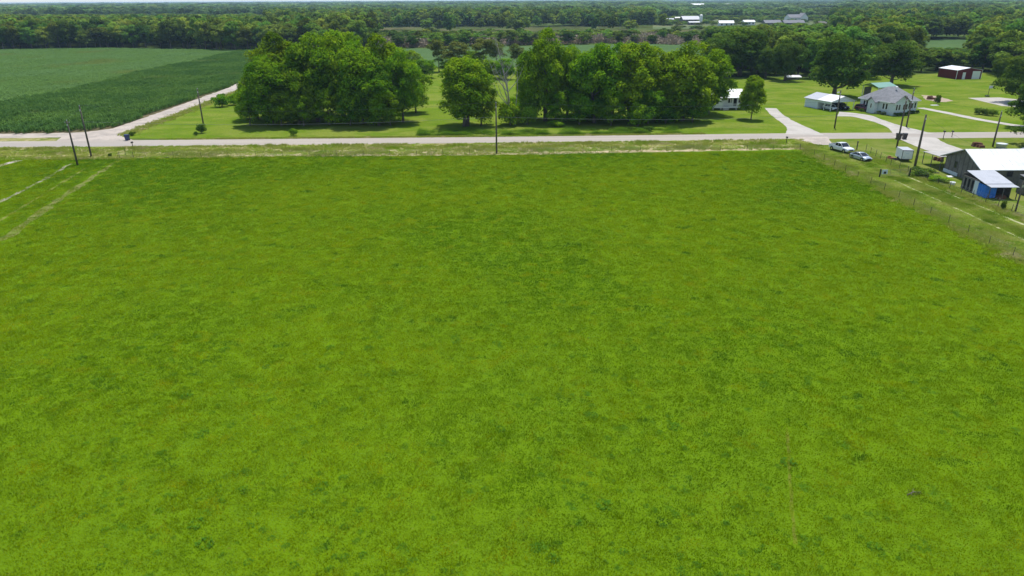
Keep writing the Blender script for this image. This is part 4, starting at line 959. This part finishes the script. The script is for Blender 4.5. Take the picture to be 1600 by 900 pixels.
# second lean-to further right
t = thing('lean_to', 'dark open lean to with low grey roof behind the tarp shed', 'shed', (81.2, 103.6))
rf = MB(); rf.slab([(0, 0, 2.2), (9, 0, 2.2), (9, 5.2, 2.9), (0, 5.2, 2.9)], .08); part(rf, 'roof', surf('dark_tin_roof', (.16, .16, .165), rough=.6), t)
part(MB().box(0, 5.0, 0, 9, 5.1, 2.8), 'back_wall', m_greywall, t); part(MB().box(0, .1, 0, .09, 5.0, 2.2), 'side_wall', m_greywall, t)
for x in (.2, 3, 6, 8.8): part(MB().box(x-.06, .05, 0, x+.06, .17, 2.15), 'post', m_greybat, t)

# --- far buildings
def farhouse(bx, by, W, Dp, hw, hr, wall, roof, label, rz=0, nm='house', cat='house', win=3):
    x, y = G(bx, by); t = thing(nm, label, cat, (x, y), R(rz))
    wl = MB(); wl.prismx([(0, 0), (Dp, 0), (Dp, hw), (Dp/2, hr-.15), (0, hw)], -W/2, W/2); part(wl, 'wall', wall, t)
    rf = MB(); o = .6; rf.slab([(-W/2-o, -o, hw), (W/2+o, -o, hw), (W/2+o, Dp/2, hr), (-W/2-o, Dp/2, hr)], .2); rf.slab([(-W/2-o, Dp/2, hr), (W/2+o, Dp/2, hr), (W/2+o, Dp+o, hw), (-W/2-o, Dp+o, hw)], .2); part(rf, 'roof', roof, t)
    for k in range(win):
        cx = -W/2 + W*(k+.5)/win; part(MB().box(cx-.9, -.06, hw*.3, cx+.9, -.004, hw*.75), 'window', m_glass, t)
    return t
farhouse(1080, 37, 22, 14, 5, 9, m_greywall, m_greyroof, 'large grey barn with sloping roof among the far farm buildings', 8, 'barn', 'barn', 2)
farhouse(1085, 39, 13, 6, 3, 4, m_greywall, m_whiteroof, 'low white roofed lean to before the large grey far barn', 8, 'barn', 'barn', 2)
farhouse(1062, 33, 12, 8, 3.5, 5.5, m_white, m_whiteroof, 'small white farm building left of the large grey far barn', 0)
farhouse(1047, 34, 10, 8, 3, 4.5, m_white, m_greyroof, 'small grey roofed farm building at the left end of the far farm')
t = thing('silo', 'white upright silo beside the large grey far barn', 'silo', G(1094.5, 37)); mb = MB(); mb.tube([(0, 0, 0), (0, 0, 10)], [2, 2], 14); part(mb, 'tank', m_white, t, smooth=False); mb = MB(); mb.tube([(0, 0, 10), (0, 0, 11.2)], [2.1, .2], 14); part(mb, 'cap', m_white, t)
farhouse(1135, 41, 16, 9, 3.5, 6, m_siding, m_whiteroof, 'long pale building with white roof between the far farm and the far houses', -4)
farhouse(1171, 39, 13, 9, 3.5, 5.5, m_white, m_whiteroof, 'white roofed shed among trees left of the far houses', 5)
farhouse(1208, 40, 19, 12, 3, 6, m_greywall, m_shingle, 'low brown grey house with wide roof left of the large white far house', 3)
t = farhouse(1246, 34.5, 24, 13, 5.5, 9.5, m_white, m_shingle, 'large white two storey far house with steep grey roof', 12, win=4)
gb = MB(); gb.prism([(2, 0), (13, 0), (13, 5.5), (7.5, 11), (2, 5.5)], -3, 5); part(gb, 'wall', m_white, t, 'tall white front gable')
rf = MB(); rf.slab([(1.4, -3.5, 5.2), (7.5, -3.5, 11.4), (7.5, 8, 11.4), (1.4, 4, 5.2)], .25); rf.slab([(7.5, -3.5, 11.4), (13.6, -3.5, 5.2), (13.6, 4, 5.2), (7.5, 8, 11.4)], .25); part(rf, 'gable_roof', m_shingle, t)
farhouse(1241, 40, 24, 10, 3, 6, m_greywall, m_shingle, 'low grey roofed house just before the large white far house', 4)
farhouse(1289, 41, 13, 9, 3, 5, m_greywall, m_greywall, 'small grey house right of the large white far house', -5)
farhouse(193, 24.5, 20, 10, 4.5, 6.5, m_white, m_whiteroof, 'tiny white roofed building among the woods far left', 0, win=0)
farhouse(882, 11.5, 26, 20, 9, 13, m_white, m_whiteroof, 'tiny white building near the horizon in the middle', 0, win=0)
farhouse(1140, 12, 30, 20, 9, 13, m_white, m_whiteroof, 'tiny white building near the horizon, third from the middle', 0, win=0)
farhouse(932, 11, 30, 20, 9, 13, m_white, m_whiteroof, 'tiny white building near the horizon right of the middle one', 0, win=0)
farhouse(1090, 12, 46, 20, 9, 14, m_white, m_whiteroof, 'wide white building near the horizon above the far farm', 0, win=0)
# shed at the back of the lawn beneath the dark tree
farhouse(1240, 124.5, 4.5, 2.5, 1.0, 1.6, m_greywall, m_whiteroof, 'low white shed in the shade under the dark rounded lawn tree', 0, 'shed', 'shed', 1)

# ================================================================== VEHICLES
def loft(mb, secs, cap=True):
    """secs: list of (x, [(y,z)...]) half outlines from sill to centre, mirrored"""
    n = len(secs[0][1]); rows = []
    vs = []
    for x, pr in secs:
        row = [(x, y, z) for y, z in pr] + [(x, -y, z) for y, z in reversed(pr)]
        vs += row
    m = 2*n; fs = []
    for i in range(len(secs)-1):
        for k in range(m):
            k2 = (k+1) % m; fs.append((i*m+k, i*m+k2, (i+1)*m+k2, (i+1)*m+k))
    if cap: fs.append(tuple(range(m))[::-1]); fs.append(tuple((len(secs)-1)*m+k for k in range(m)))
    return mb.add(vs, fs)
def vehicle(kind, label, loc, rz, paint, group=None):
    nm = {'pickup': 'pickup_truck', 'sedan': 'parked_car', 'suv': 'parked_car'}[kind]; t = thing(nm, label, {'pickup': 'pickup', 'sedan': 'car', 'suv': 'car'}[kind], loc, rz, group)
    def sec(x, w, z0, z1, sh=.12, crown=.03): return (x, [(w*.94, z0), (w, z0+.12), (w, z1-sh), (w-.06, z1-.03), (w*.55, z1+crown)])
    if kind == 'sedan':
        L, w, wb, wr, g0 = 4.75, .90, 1.4, .33, .2
        body = [sec(-2.36, .72, .38, .80), sec(-2.25, .82, .25, .98), sec(-1.7, .89, g0, 1.02), sec(-.9, w, g0, 1.0), sec(0, w, g0, .98), sec(.9, w, g0, .97), sec(1.5, .89, g0, .90), sec(2.1, .84, .22, .80), sec(2.33, .70, .33, .66)]
        cab = [(-1.75, .60, 1.0, 1.03), (-1.0, .62, 1.0, 1.40), (-.1, .64, 1.0, 1.46), (.45, .62, 1.0, 1.41), (1.25, .60, .96, .99)]; ws = (.45, 1.25); bw = (-1.75, -1.0)
    elif kind == 'suv':
        L, w, wb, wr, g0 = 4.9, .96, 1.45, .38, .28
        body = [sec(-2.4, .82, .45, 1.05), sec(-2.3, .92, .32, 1.14), sec(-1.5, w, g0, 1.15), sec(0, w, g0, 1.13), sec(1.0, w, g0, 1.10), sec(1.7, .94, g0, 1.06), sec(2.25, .88, .3, .98), sec(2.42, .76, .4, .80)]
        cab = [(-2.3, .70, 1.1, 1.16), (-2.0, .70, 1.12, 1.68), (-.5, .72, 1.12, 1.75), (.35, .70, 1.12, 1.70), (1.1, .68, 1.08, 1.12)]; ws = (.35, 1.1); bw = (-2.3, -2.0)
    else:
        L, w, wb, wr, g0 = 5.8, 1.0, 1.85, .41, .42
        body = [sec(-2.9, .94, .55, 1.20), sec(-2.8, .99, .5, 1.22), sec(-1.1, 1.0, g0, 1.22), sec(-.95, 1.0, g0, 1.24), sec(.9, 1.0, g0, 1.22), sec(1.1, 1.0, g0, 1.20), sec(2.3, .98, g0, 1.14), sec(2.75, .93, .45, 1.05), sec(2.88, .84, .5, .90)]
        cab = [(-1.05, .74, 1.2, 1.24), (-.95, .76, 1.2, 1.84), (.0, .78, 1.2, 1.92), (.55, .76, 1.2, 1.87), (1.3, .72, 1.18, 1.22)]; ws = (.55, 1.3); bw = (-1.05, -.95)
    mb = MB(); loft(mb, body); bo = part(mb, 'body', paint, t, smooth=True)
    md = bo.modifiers.new('bevel', 'BEVEL'); md.width = .03; md.segments = 2; md.limit_method = 'ANGLE'
    wd = MB(); wt = w-.1
    cs = [(x, [(wt, zb), (wt-.02, zb+.02), (hw+.05, max(zb+.03, zt-.08)), (hw, zt), (hw*.5, zt+.03 if zt-zb > .2 else zt)]) for x, hw, zb, zt in cab]
    loft(wd, cs); part(wd, 'cabin_glass', m_glass, t, smooth=False)
    # roof panel and pillars
    rf = MB(); tops = [c for c in cab if c[3]-c[2] > .2]
    loft(rf, [(x + (.06 if i == 0 else (-.06 if i == len(tops)-1 else 0)), [(hw+.035, zt-.07), (hw+.04, zt-.02), (hw-.02, zt+.025), (hw*.7, zt+.04), (hw*.4, zt+.05)]) for i, (x, hw, zb, zt) in enumerate(tops)]); part(rf, 'roof', paint, t, smooth=True)
    pl = MB()
    for s in (-1, 1):
        a = cab[-1]; b = cab[-2]; pl.tube([(a[0]-.02, s*(wt-.0), a[3]), (b[0], s*(b[1]+.05), b[3]-.03)], [.045, .045], 5)
        a = cab[0]; b = cab[1]; pl.tube([(a[0]+.02, s*(wt-.0), a[3]), (b[0], s*(b[1]+.05), b[3]-.03)], [.07, .06], 5)
        c = cab[len(cab)//2]; pl.tube([(c[0]-.15, s*(wt+.005), c[2]), (c[0]-.15, s*(c[1]+.055), c[3]-.05)], [.045, .04], 5)
    part(pl, 'pillars', paint, t)
    if kind == 'pickup':
        bd = MB(); bd.box(-2.78, -.84, 1.225, -1.1, .84, 1.262); part(bd, 'cargo_bed', m_bin, t)
        br = MB(); 
        for s in (-1, 1): br.box(-2.86, s*.92-.06, 1.2, -1.06, s*.92+.06, 1.31)
        br.box(-2.9, -.98, 1.2, -2.79, .98, 1.31); part(br, 'bed_rails', paint, t)
    fx = L/2
    for x in (-wb, wb):
        for s in (-1, 1):
            wh = part(MB().tube([(x, s*(w-.2), wr), (x, s*(w+.015), wr)], [wr, wr], 18), 'wheel', m_black, t, smooth=False)
            part(MB().tube([(x, s*(w+.0), wr), (x, s*(w+.03), wr)], [wr*.62, wr*.5], 14), 'rim', m_chrome, wh)
            ar = MB(); 
            for k in range(9):
                a0 = math.pi*k/9; a1 = math.pi*(k+1)/9; r0, r1 = wr+.02, wr+.10; y0 = s*(w+.012)
                ar.add([(x+math.cos(a0)*r0, y0, wr+math.sin(a0)*r0), (x+math.cos(a1)*r0, y0, wr+math.sin(a1)*r0), (x+math.cos(a1)*r1, y0, wr+math.sin(a1)*r1), (x+math.cos(a0)*r1, y0, wr+math.sin(a0)*r1)], [(0, 1, 2, 3)])
            part(ar, 'wheel_arch', m_black, t)
    zf = body[-2][1][2][1]
    for s in (-1, 1):
        part(MB().box(fx-.24, s*(w*.70)-.17, zf-.20, fx+.0, s*(w*.70)+.17, zf-.02), 'headlight', m_lamp, t)
        part(MB().box(-fx-.0, s*(w*.80)-.13, zf-.15, -fx+.16, s*(w*.80)+.12, zf+.03), 'tail_light', m_tail, t)
        part(MB().box(ws[0]+.25, s*(w+.02)-.11, cab[0][2]+.02, ws[0]+.42, s*(w+.02)+.11, cab[0][2]+.17), 'wing_mirror', paint, t)
    part(MB().box(fx-.12, -w*.46, zf-.30, fx+.02, w*.46, zf-.08), 'grille', m_bin, t)
    part(MB().box(fx-.14, -w*.86, g0+.02, fx+.05, w*.86, g0+.26), 'bumper', m_chrome if kind == 'pickup' else m_bin, t)
    part(MB().box(-fx-.04, -w*.86, g0+.05, -fx+.14, w*.86, g0+.28), 'bumper', m_chrome if kind == 'pickup' else m_bin, t, 'rear bumper')
    part(MB().box(-fx-.055, -.26, g0+.33, -fx-.0, .26, g0+.45), 'number_plate', m_white, t)
    return t
tx, ty = G(1314, 236.6)
vehicle('pickup', 'white pickup truck parked on grass behind the silver sedan', (tx, ty), R(-74), m_carwhite).scale = (.95, .95, .95)
tx, ty = G(1344, 249.3)
vehicle('sedan', 'silver sedan parked on grass in front of the white pickup', (tx, ty), R(-75), m_carsilver).scale = (.95, .95, .95)
def cploc(lx, ly):
    c, s = math.cos(CP_T.rotation_euler.z), math.sin(CP_T.rotation_euler.z); return (CP_T.location.x + lx*c - ly*s, CP_T.location.y + lx*s + ly*c)
vehicle('sedan', 'white car parked in the left bay of the pale carport', cploc(2.2, 2.6), CP_T.rotation_euler.z - math.pi/2, m_carwhite)
vehicle('suv', 'black car parked in the right bay of the pale carport', cploc(5.9, 2.6), CP_T.rotation_euler.z - math.pi/2, m_carblack)
tx, ty = G(1349, 173.2)
vehicle('suv', 'maroon car parked on the drive between carport and pale blue house', (tx, ty), R(-62), m_carmaroon)

# enclosed trailer
tx, ty = G(1407.5, 252.5); t = thing('cargo_trailer', 'small white enclosed cargo trailer with black edge trim by the gate', 'trailer', (tx, ty), R(-9))
W, LN_, z0, z1 = 1.9, 3.4, .45, 2.15
part(MB().box(0, 0, z0, W, LN_, z1), 'body', m_white, t); part(MB().box(-.03, -.02, z1+.002, W+.03, LN_+.02, z1+.06), 'roof', m_greyroof, t)
for x in (-.02, W-.05): part(MB().box(x, -.035, z0, x+.07, .04, z1-.01), 'corner_trim', m_bin, t)
part(MB().box(.05, -.035, z1-.08, W-.05, -.004, z1-.01), 'corner_trim', m_bin, t); part(MB().box(.05, -.035, z0, W-.05, -.004, z0+.07), 'corner_trim', m_bin, t)
dr = part(MB().box(.07, -.03, z0+.09, W-.07, -.003, z1-.1), 'ramp_door', m_white, t)
part(MB().box(.6, -.045, 1.5, 1.2, -.031, 1.62), 'badge', m_palegrey, dr); part(MB().box(.2, -.045, .75, .55, -.031, .95), 'badge', m_palegrey, dr)
for x in (-.12, W-.08): part(MB().tube([(x, LN_*.5, .32), (x+.2, LN_*.5, .32)], [.32, .32], 16), 'wheel', m_black, t)
part(MB().tube([(.3, LN_, .45), (W/2, LN_+1.1, .45), (W-.3, LN_, .45)], [.05, .05, .05], 6), 'tow_bar', m_bin, t)

# trash carts
def cart(loc, label, mat, rz=0, s=1.15):
    t = thing('trash_cart', label, 'trash cart', loc, rz); t.scale = (s, s, s)
    mb = MB(); mb.add([(-.28, -.3, .08), (.28, -.3, .08), (.28, .3, .08), (-.28, .3, .08), (-.36, -.38, 1.0), (.36, -.38, 1.0), (.36, .38, 1.0), (-.36, .38, 1.0)], [(0, 3, 2, 1), (4, 5, 6, 7), (0, 1, 5, 4), (1, 2, 6, 5), (2, 3, 7, 6), (3, 0, 4, 7)])
    part(mb, 'bin', mat, t); ld = MB(); ld.prismx([(-.42, 1.0), (.42, 1.0), (.40, 1.09), (0, 1.15), (-.40, 1.07)], -.38, .38); part(ld, 'lid', mat, t)
    for s_ in (-.3, .22): part(MB().tube([(s_, .34, .13), (s_+.08, .34, .13)], [.13, .13], 12), 'wheel', m_black, t)
    part(MB().tube([(-.3, .47, .98), (.3, .47, .98)], [.025, .025], 6), 'handle', mat, t)
cart(G(1403.5, 218), 'black trash cart by the road edge, left of the two at the drive', m_bin, .1, 1.25)
cart(G(1412.8, 217.5), 'black trash cart by the road edge, right of the two at the drive', m_bin, -.15, 1.2)
cart(G(199.5, 219.3), 'navy blue trash cart beyond the road on the left', m_binblue, .05, 1.2)
bx_, by_ = G(207, 212); place(DBUSH, bx_, by_, 1.0, .75, 'small round brownish bush behind the navy trash cart', None, 'bush')

# ================================================================== POLES AND WIRES
def pole(bx, by, ty, label, arm=0, light=None, lean=0, r=.16, transformer=False, insul=True):
    x, y = G(bx, by); H = GH(bx, by, ty); t = thing('utility_pole', label, 'utility pole', (x, y))
    top = Vector((lean, 0, H)); part(MB().tube([(0, 0, -.1), (lean*.5, 0, H*.5), tuple(top)], [r*1.15, r, r*.75], 10), 'pole', m_pole, t, smooth=True)
    part(MB().box(lean-.09, -.02-r, H-.9, lean+.09, -r*.7, H-.55), 'bracket', m_galv, t)
    if arm:
        part(MB().box(lean-arm/2, -.07, H-.42, lean+arm/2, .05, H-.30), 'crossarm', m_pole, t)
        for k in (-.46, .46): part(MB().tube([(lean+arm*k, 0, H-.3), (lean+arm*k, 0, H-.08)], [.06, .03], 8), 'insulator', m_galv, t)
    if insul: part(MB().tube([(lean, 0, H), (lean, 0, H+.1), (lean, 0, H+.24)], [.05, .09, .03], 8), 'insulator', m_galv, t)
    if transformer: part(MB().tube([(lean+.32, -.1, H-1.9), (lean+.32, -.1, H-1.85), (lean+.32, -.1, H-1.0), (lean+.32, -.1, H-.9)], [.2, .26, .26, .16], 12), 'transformer', m_galv, t)
    if light:
        z = H - light[1]; a = light[0]; m_ = part(MB().tube([(lean, 0, z), (lean+a*.5, -.1, z+.25), (lean+a, -.15, z+.2)], [.035, .035, .03], 6), 'lamp_arm', m_galv, t)
        part(MB().tube([(lean+a, -.15, z+.22), (lean+a, -.15, z+.05), (lean+a, -.15, z-.12)], [.10, .26, .20], 12), 'lamp_head', m_galv, m_)
    return Vector((x+lean, y, H))
P1 = pole(121.4, 258, 189, 'shorter front pole of the left pair', arm=.9, transformer=False)
P2 = pole(143, 245.4, 166, 'taller rear pole of the left pair', arm=.0)
P3 = pole(319.5, 204, 139, 'pole beyond the road on the left with a bush at its foot', transformer=False)
P4 = pole(776, 239.7, 161, 'lone pole at the middle of the pasture edge')
P5 = pole(1303.8, 200, 141.4, 'pole with a lamp in front of the pale carport', light=(-.6, .5))
P6 = pole(1416, 198.4, 139, 'pole with a wide lamp in front of the pale blue house', light=(.15, 3.2))
P7 = pole(1401, 230.4, 151, 'roadside pole behind the white trailer', light=(.9, .8))
P8 = pole(1429.6, 259, 179, 'thick leaning pole right of the white trailer', r=.2, insul=False)
P9 = pole(1551, 229, 175, 'roadside pole behind the grey house roof')
P10 = pole(1586, 332, 283, 'pale post with a lamp at the right edge before the lean to', light=(.35, .3), r=.11, insul=False)
PW = Vector((-171, 138.5, 10.2)); PE = Vector((190, 150, 10.0))
def wire(a, b, sag, r, label, mat=m_wire, name='power_line'):
    n = 18; mb = MB(); mb.tube([a.lerp(b, k/n) - Vector((0, 0, sag*4*(k/n)*(1-k/n))) for k in range(n+1)], [r]*(n+1), 4)
    o = part(mb, name, mat, None); tag(o, label, 'wire'); return o
up = Vector((0, 0, .22)); dn = Vector((0, 0, -3.0))
wire(P2+up, P4+up, 1.5, .016, 'upper wire from the left pair of poles to the lone middle pole')
wire(P4+up, P7+up, 1.5, .016, 'upper wire from the lone middle pole to the pole by the trailer')
wire(P7+up, P9+up, .3, .011, 'upper wire from the pole by the trailer to the pole behind the grey house')
wire(P2+dn, P4+dn*.9, 1.0, .019, 'lower pale cable from the left pair of poles to the middle pole', m_cable, 'phone_cable')
wire(P4+dn*.9, P7+dn, 1.0, .019, 'lower pale cable from the middle pole to the pole by the trailer', m_cable, 'phone_cable')
wire(P1+up, P2+Vector((0, 0, -.4)), .1, .012, 'short wire between the two left poles')
wire(P1+Vector((0, 0, -.1)), Vector((-150, 100, 8.6)), .5, .012, 'wire leaving the front left pole towards the left edge')
wire(P2+up, P3+up, .8, .010, 'thin wire crossing the road from the left pair to the bushy pole')
wire(P7+Vector((0, 0, -.5)), P5+Vector((0, 0, -.3)), .5, .010, 'thin wire crossing the road to the carport pole')
wire(P7+Vector((0, 0, -.4)), P6+Vector((0, 0, -.4)), .5, .010, 'thin wire crossing the road to the pole before the pale blue house')
wire(P7+Vector((0, 0, -.6)), P8+Vector((0, 0, -.3)), .2, .012, 'wire from the roadside pole to the thick leaning pole')
wire(P8+Vector((0, 0, -.3)), Vector((80, 117, 5.0)), .25, .012, 'service wire from the leaning pole to the grey house')
wire(P9+up, PE, 1.2, .011, 'upper wire running off to the right edge')

# ================================================================== FENCES
def fence(label, pts, sp, h, mesh=False, pw=.05, rail=False, seed=1, cat='fence'):
    t = thing('wire_fence', label, cat, (pts[0][0], pts[0][1], 0)); o = Vector((pts[0][0], pts[0][1], 0)); rg = random.Random(seed)
    P = [Vector((*p, 0)) for p in pts]; posts = []
    for a, b in zip(P, P[1:]):
        n = max(1, int((b-a).length/sp))
        for k in range(n): posts.append(a.lerp(b, k/n))
    posts.append(P[-1]); base = None
    for p in posts:
        if base is None:
            base = MB().tube([(0, 0, -.1), (0, 0, h)], [pw, pw*.85], 6).mesh('post', m_pole)
        q = bpy.data.objects.new('post', base); link(q, t); q.location = p - o + Vector((rg.uniform(-.05, .05), rg.uniform(-.05, .05), 0))
        q.rotation_euler = (rg.uniform(-.06, .06), rg.uniform(-.06, .06), 0); q.scale = (1, 1, rg.uniform(.88, 1.1))
    wr = MB(); zs = [h*.3, h*.55, h*.8, h*.97] if not mesh else [h*.05, h*.25, h*.45, h*.65, h*.85, h]
    for z in zs:
        wr.tube([p - o + Vector((0, 0, z + (rg.uniform(-.02, .02)))) for p in posts], [.004 if not mesh else .006]*len(posts), 3, False)
    part(wr, 'wire', m_galv, t)
    return t
fence('wire fence along the pasture edge beside the road', [G(185, 247), G(400, 244.5), G(775, 240.5), G(1000, 237), G(1250, 234)], 5.2, 1.1, pw=.028)
fence('wire fence with thin posts down the right side of the pasture', [G(1250, 234), (60.6, 138), (60.7, 110), (60.8, 70), (60.8, 40)], 4.3, 1.15, seed=2, pw=.035)
fence('mesh fence between the mown track and the yard', [G(1353, 235.5), (70.9, 128), (71.2, 119.6)], 2.6, 1.35, True, seed=3)
fence('mesh fence from the gate past the tarp shed', [(71.2, 119.6), (72.0, 108), (73.4, 92), (75, 70)], 2.6, 1.35, True, seed=4)
fence('short wire fence with three posts at the left end of the pasture', [G(187, 248), G(196, 242), G(209, 247)], 3, 1.3, seed=5)
# gate with sign
ga = Vector((*G(1374, 276.5), 0)); gb_ = Vector((*G(1420.5, 275.5), 0)); t = thing('farm_gate', 'tubular metal farm gate across the grass track with two dark posts', 'gate', ga)
dv = gb_ - ga; L_ = dv.length; t.rotation_euler = (0, 0, math.atan2(dv.y, dv.x))
for x in (0, L_): part(MB().tube([(x, 0, -.1), (x, 0, 1.45)], [.12, .11], 8), 'post', m_bin, t)
m_gate = surf('dull_gate_steel', (.20, .21, .19), rough=.6, metal=.3)
for z in (.25, .5, .75, 1.0, 1.25): part(MB().tube([(.18, 0, z), (L_-.18, 0, z)], [.018, .018], 6), 'rail', m_gate, t)
for x in (.18, L_/3, L_*2/3, L_-.18): part(MB().tube([(x, 0, .25), (x, 0, 1.25)], [.02, .02], 6), 'upright', m_gate, t)
sg = thing('sign', 'small pale sign with a dark square hung on the farm gate', 'sign', ga + dv*.14 + Vector((0, -.06, .85)), t.rotation_euler.z)
part(MB().box(-.52, -.03, -.35, .52, .0, .45), 'board', m_palegrey, sg); part(MB().box(-.18, -.045, -.28, .28, -.031, .12), 'dark_square', m_bin, sg)
# mailboxes
def mailbox(bx, by, label, h=1.1):
    x, y = G(bx, by); t = thing('mailbox', label, 'mailbox', (x, y)); part(MB().box(-.05, -.05, 0, .05, .05, h), 'post', m_pole, t)
    mb = MB(); mb.prismx([(-.3, h), (.3, h), (.3, h+.2), (.2, h+.3), (-.2, h+.3), (-.3, h+.2)], -.14, .14); part(mb, 'box', m_bin, t)
mailbox(1228.5, 223.5, 'dark mailbox on a post at the verge opposite the porch house drive')
mailbox(1487, 214, 'dark mailbox by the road, right of the pair beside the drive')
mailbox(1473.5, 217, 'mailbox on a tall post by the road, left of the pair beside the drive', 1.5)
mailbox(208, 231.5, 'dark mailbox on the near verge beside the left poles')
t = thing('marker_post', 'short dark post behind the silver sedan', 'post', G(1338.5, 233.5)); part(MB().box(-.08, -.08, 0, .08, .08, 1.5), 'post', m_pole, t); part(MB().box(-.16, -.12, 1.5, .16, .12, 1.66), 'cap', m_bin, t)
# basketball hoop
t = thing('basketball_hoop', 'black portable basketball hoop at the back of the sports pad', 'hoop', G(1543, 151))
part(MB().tube([(0, 0, 0), (0, .0, 2.6), (0, -.5, 3.0)], [.07, .07, .05], 8), 'pole', m_bin, t); part(MB().box(-.6, -.6, 2.6, .6, -.54, 3.4), 'backboard', m_palegrey, t)
r_ = MB(); r_.tube([(.23*math.cos(a), -.85+.23*math.sin(a), 2.75) for a in [k*math.pi/6 for k in range(13)]], [.015]*13, 5, False); part(r_, 'rim', m_brick, t)
part(MB().box(-.5, -.2, 0, .5, .7, .35), 'base', m_bin, t)
# yard clutter
def lump(name, label, cat, loc, mat, s, n=5, seed=1):
    rg = random.Random(seed); t = thing(name, label, cat, loc)
    for k in range(n):
        a = rg.uniform(0, 6.28); r = rg.uniform(0, s*.6); x, y = math.cos(a)*r, math.sin(a)*r; w_, h_ = rg.uniform(.2, .45)*s, rg.uniform(.25, .6)*s
        mb = MB(); mb.add([(x-w_, y-w_*.7, 0), (x+w_, y-w_*.6, 0), (x+w_, y+w_*.7, 0), (x-w_*.9, y+w_*.7, 0), (x-w_*.7, y-w_*.5, h_), (x+w_*.8, y-w_*.4, h_*.9), (x+w_*.6, y+w_*.5, h_*1.05), (x-w_*.6, y+w_*.6, h_*.95)], [(0, 3, 2, 1), (4, 5, 6, 7), (0, 1, 5, 4), (1, 2, 6, 5), (2, 3, 7, 6), (3, 0, 4, 7)])
        part(mb, 'piece', mat, t)
    return t
lump('scrap_pile', 'orange red heap of scrap left of the white trailer', 'scrap', G(1391, 248), m_brick, .9, 5, 2)
lump('scrap_pile', 'dark heap of scrap against the left side of the white trailer', 'scrap', G(1399, 250), m_bin, .8, 4, 3)
lump('scrap_pile', 'rusty brown machinery lying on the grass above the grey house roof', 'machinery', G(1527, 229.5), m_rust, 1.6, 6, 4)
lump('brush_pile', 'dark brush pile on the bare soil right of the pale blue house', 'brush pile', G(1453, 155), m_rust, 1.8, 6, 5)
lump('scrap_pile', 'brown boxes under the awning of the grey house', 'boxes', G(1466, 251), m_rust, 1.3, 4, 6)
lump('scrap_pile', 'junk stacked under the awning of the tarp shed', 'junk', (76.6, 105.2), m_rust, 1.4, 6, 7)
def tub(bx, by, r, h, mat, label, name='tub'):
    t = thing(name, label, name, G(bx, by)); part(MB().tube([(0, 0, 0), (0, 0, h*.9), (0, 0, h)], [r*.85, r, r*1.05], 14), 'shell', mat, t); part(MB().tube([(0, 0, h+.003), (0, 0, h+.012)], [r*.85, r*.85], 14), 'lid', m_palegrey, t)
tub(1488, 288.5, .42, .45, m_white, 'white round tub on the grass left of the tarp shed')
tub(1564, 231, 1.05, .9, m_galv, 'round galvanised tank on the grass above the grey house roof', 'tank')
t = thing('stepping_slab', 'white flat slab lying before the small young evergreen', 'slab', G(1460, 164.6)); part(MB().box(-1.0, -.5, 0, 1.0, .5, .1), 'slab', m_white, t)
t = thing('plank', 'dark plank lying on the yard grass left of the grey house', 'plank', G(1462, 270.5)); part(MB().box(-.6, -.15, 0, .6, .15, .12), 'board', m_bin, t)
t = thing('plank', 'pale boards lying on the yard grass beside the grey house wall', 'boards', G(1484, 276)); part(MB().box(-.5, -.35, 0, .5, .3, .12), 'board', m_white, t); part(MB().box(-.7, -.7, 0, .1, -.42, .1), 'board', m_white, t)

t = thing('fallen_branch', 'small brown fallen branch lying in the near right of the pasture', 'branch', G(1427, 772), .3); mb = MB(); mb.tube([(-.5, 0, .06), (0, .05, .12), (.55, -.05, .08)], [.03, .035, .015], 5); mb.tube([(0, .05, .12), (.25, .3, .2)], [.02, .008], 4); mb.tube([(-.2, .03, .1), (-.35, -.25, .16)], [.02, .008], 4); mb.tube([(.2, 0, .1), (.4, -.25, .14)], [.018, .008], 4)
part(mb, 'stick', m_bark, t); part(polymesh_np('dry_leaves', leafcards(rng.uniform(-.4, .4, (60, 3))*[1, .7, .15] + [0, 0, .12], rng.normal(0, 1, (60, 3)), .05), L_olive), 'dry_leaves', L_olive, t)
# unused prototypes leave the scene
for p in DIM:
    if p not in used:
        for c in list(p.children): bpy.data.objects.remove(c)
        bpy.data.objects.remove(p)

# ================================================================== AIR
hz = MB(); hz.box(-13500, -250, -1.2, 13500, 13500, CAM_H + 1.6)
m, t_, N, L = newmat('haze_air'); pv = N.new('ShaderNodeVolumePrincipled'); pv.inputs['Density'].default_value = 0.00009
pv.inputs['Color'].default_value = (.52, .75, 1.0, 1); pv.inputs['Anisotropy'].default_value = .1; o_ = N.new('ShaderNodeOutputMaterial'); L.new(pv.outputs[0], o_.inputs['Volume'])
h = part(hz, 'haze', m, None); h['kind'] = 'stuff'; h['label'] = 'thin blue air over the whole land'
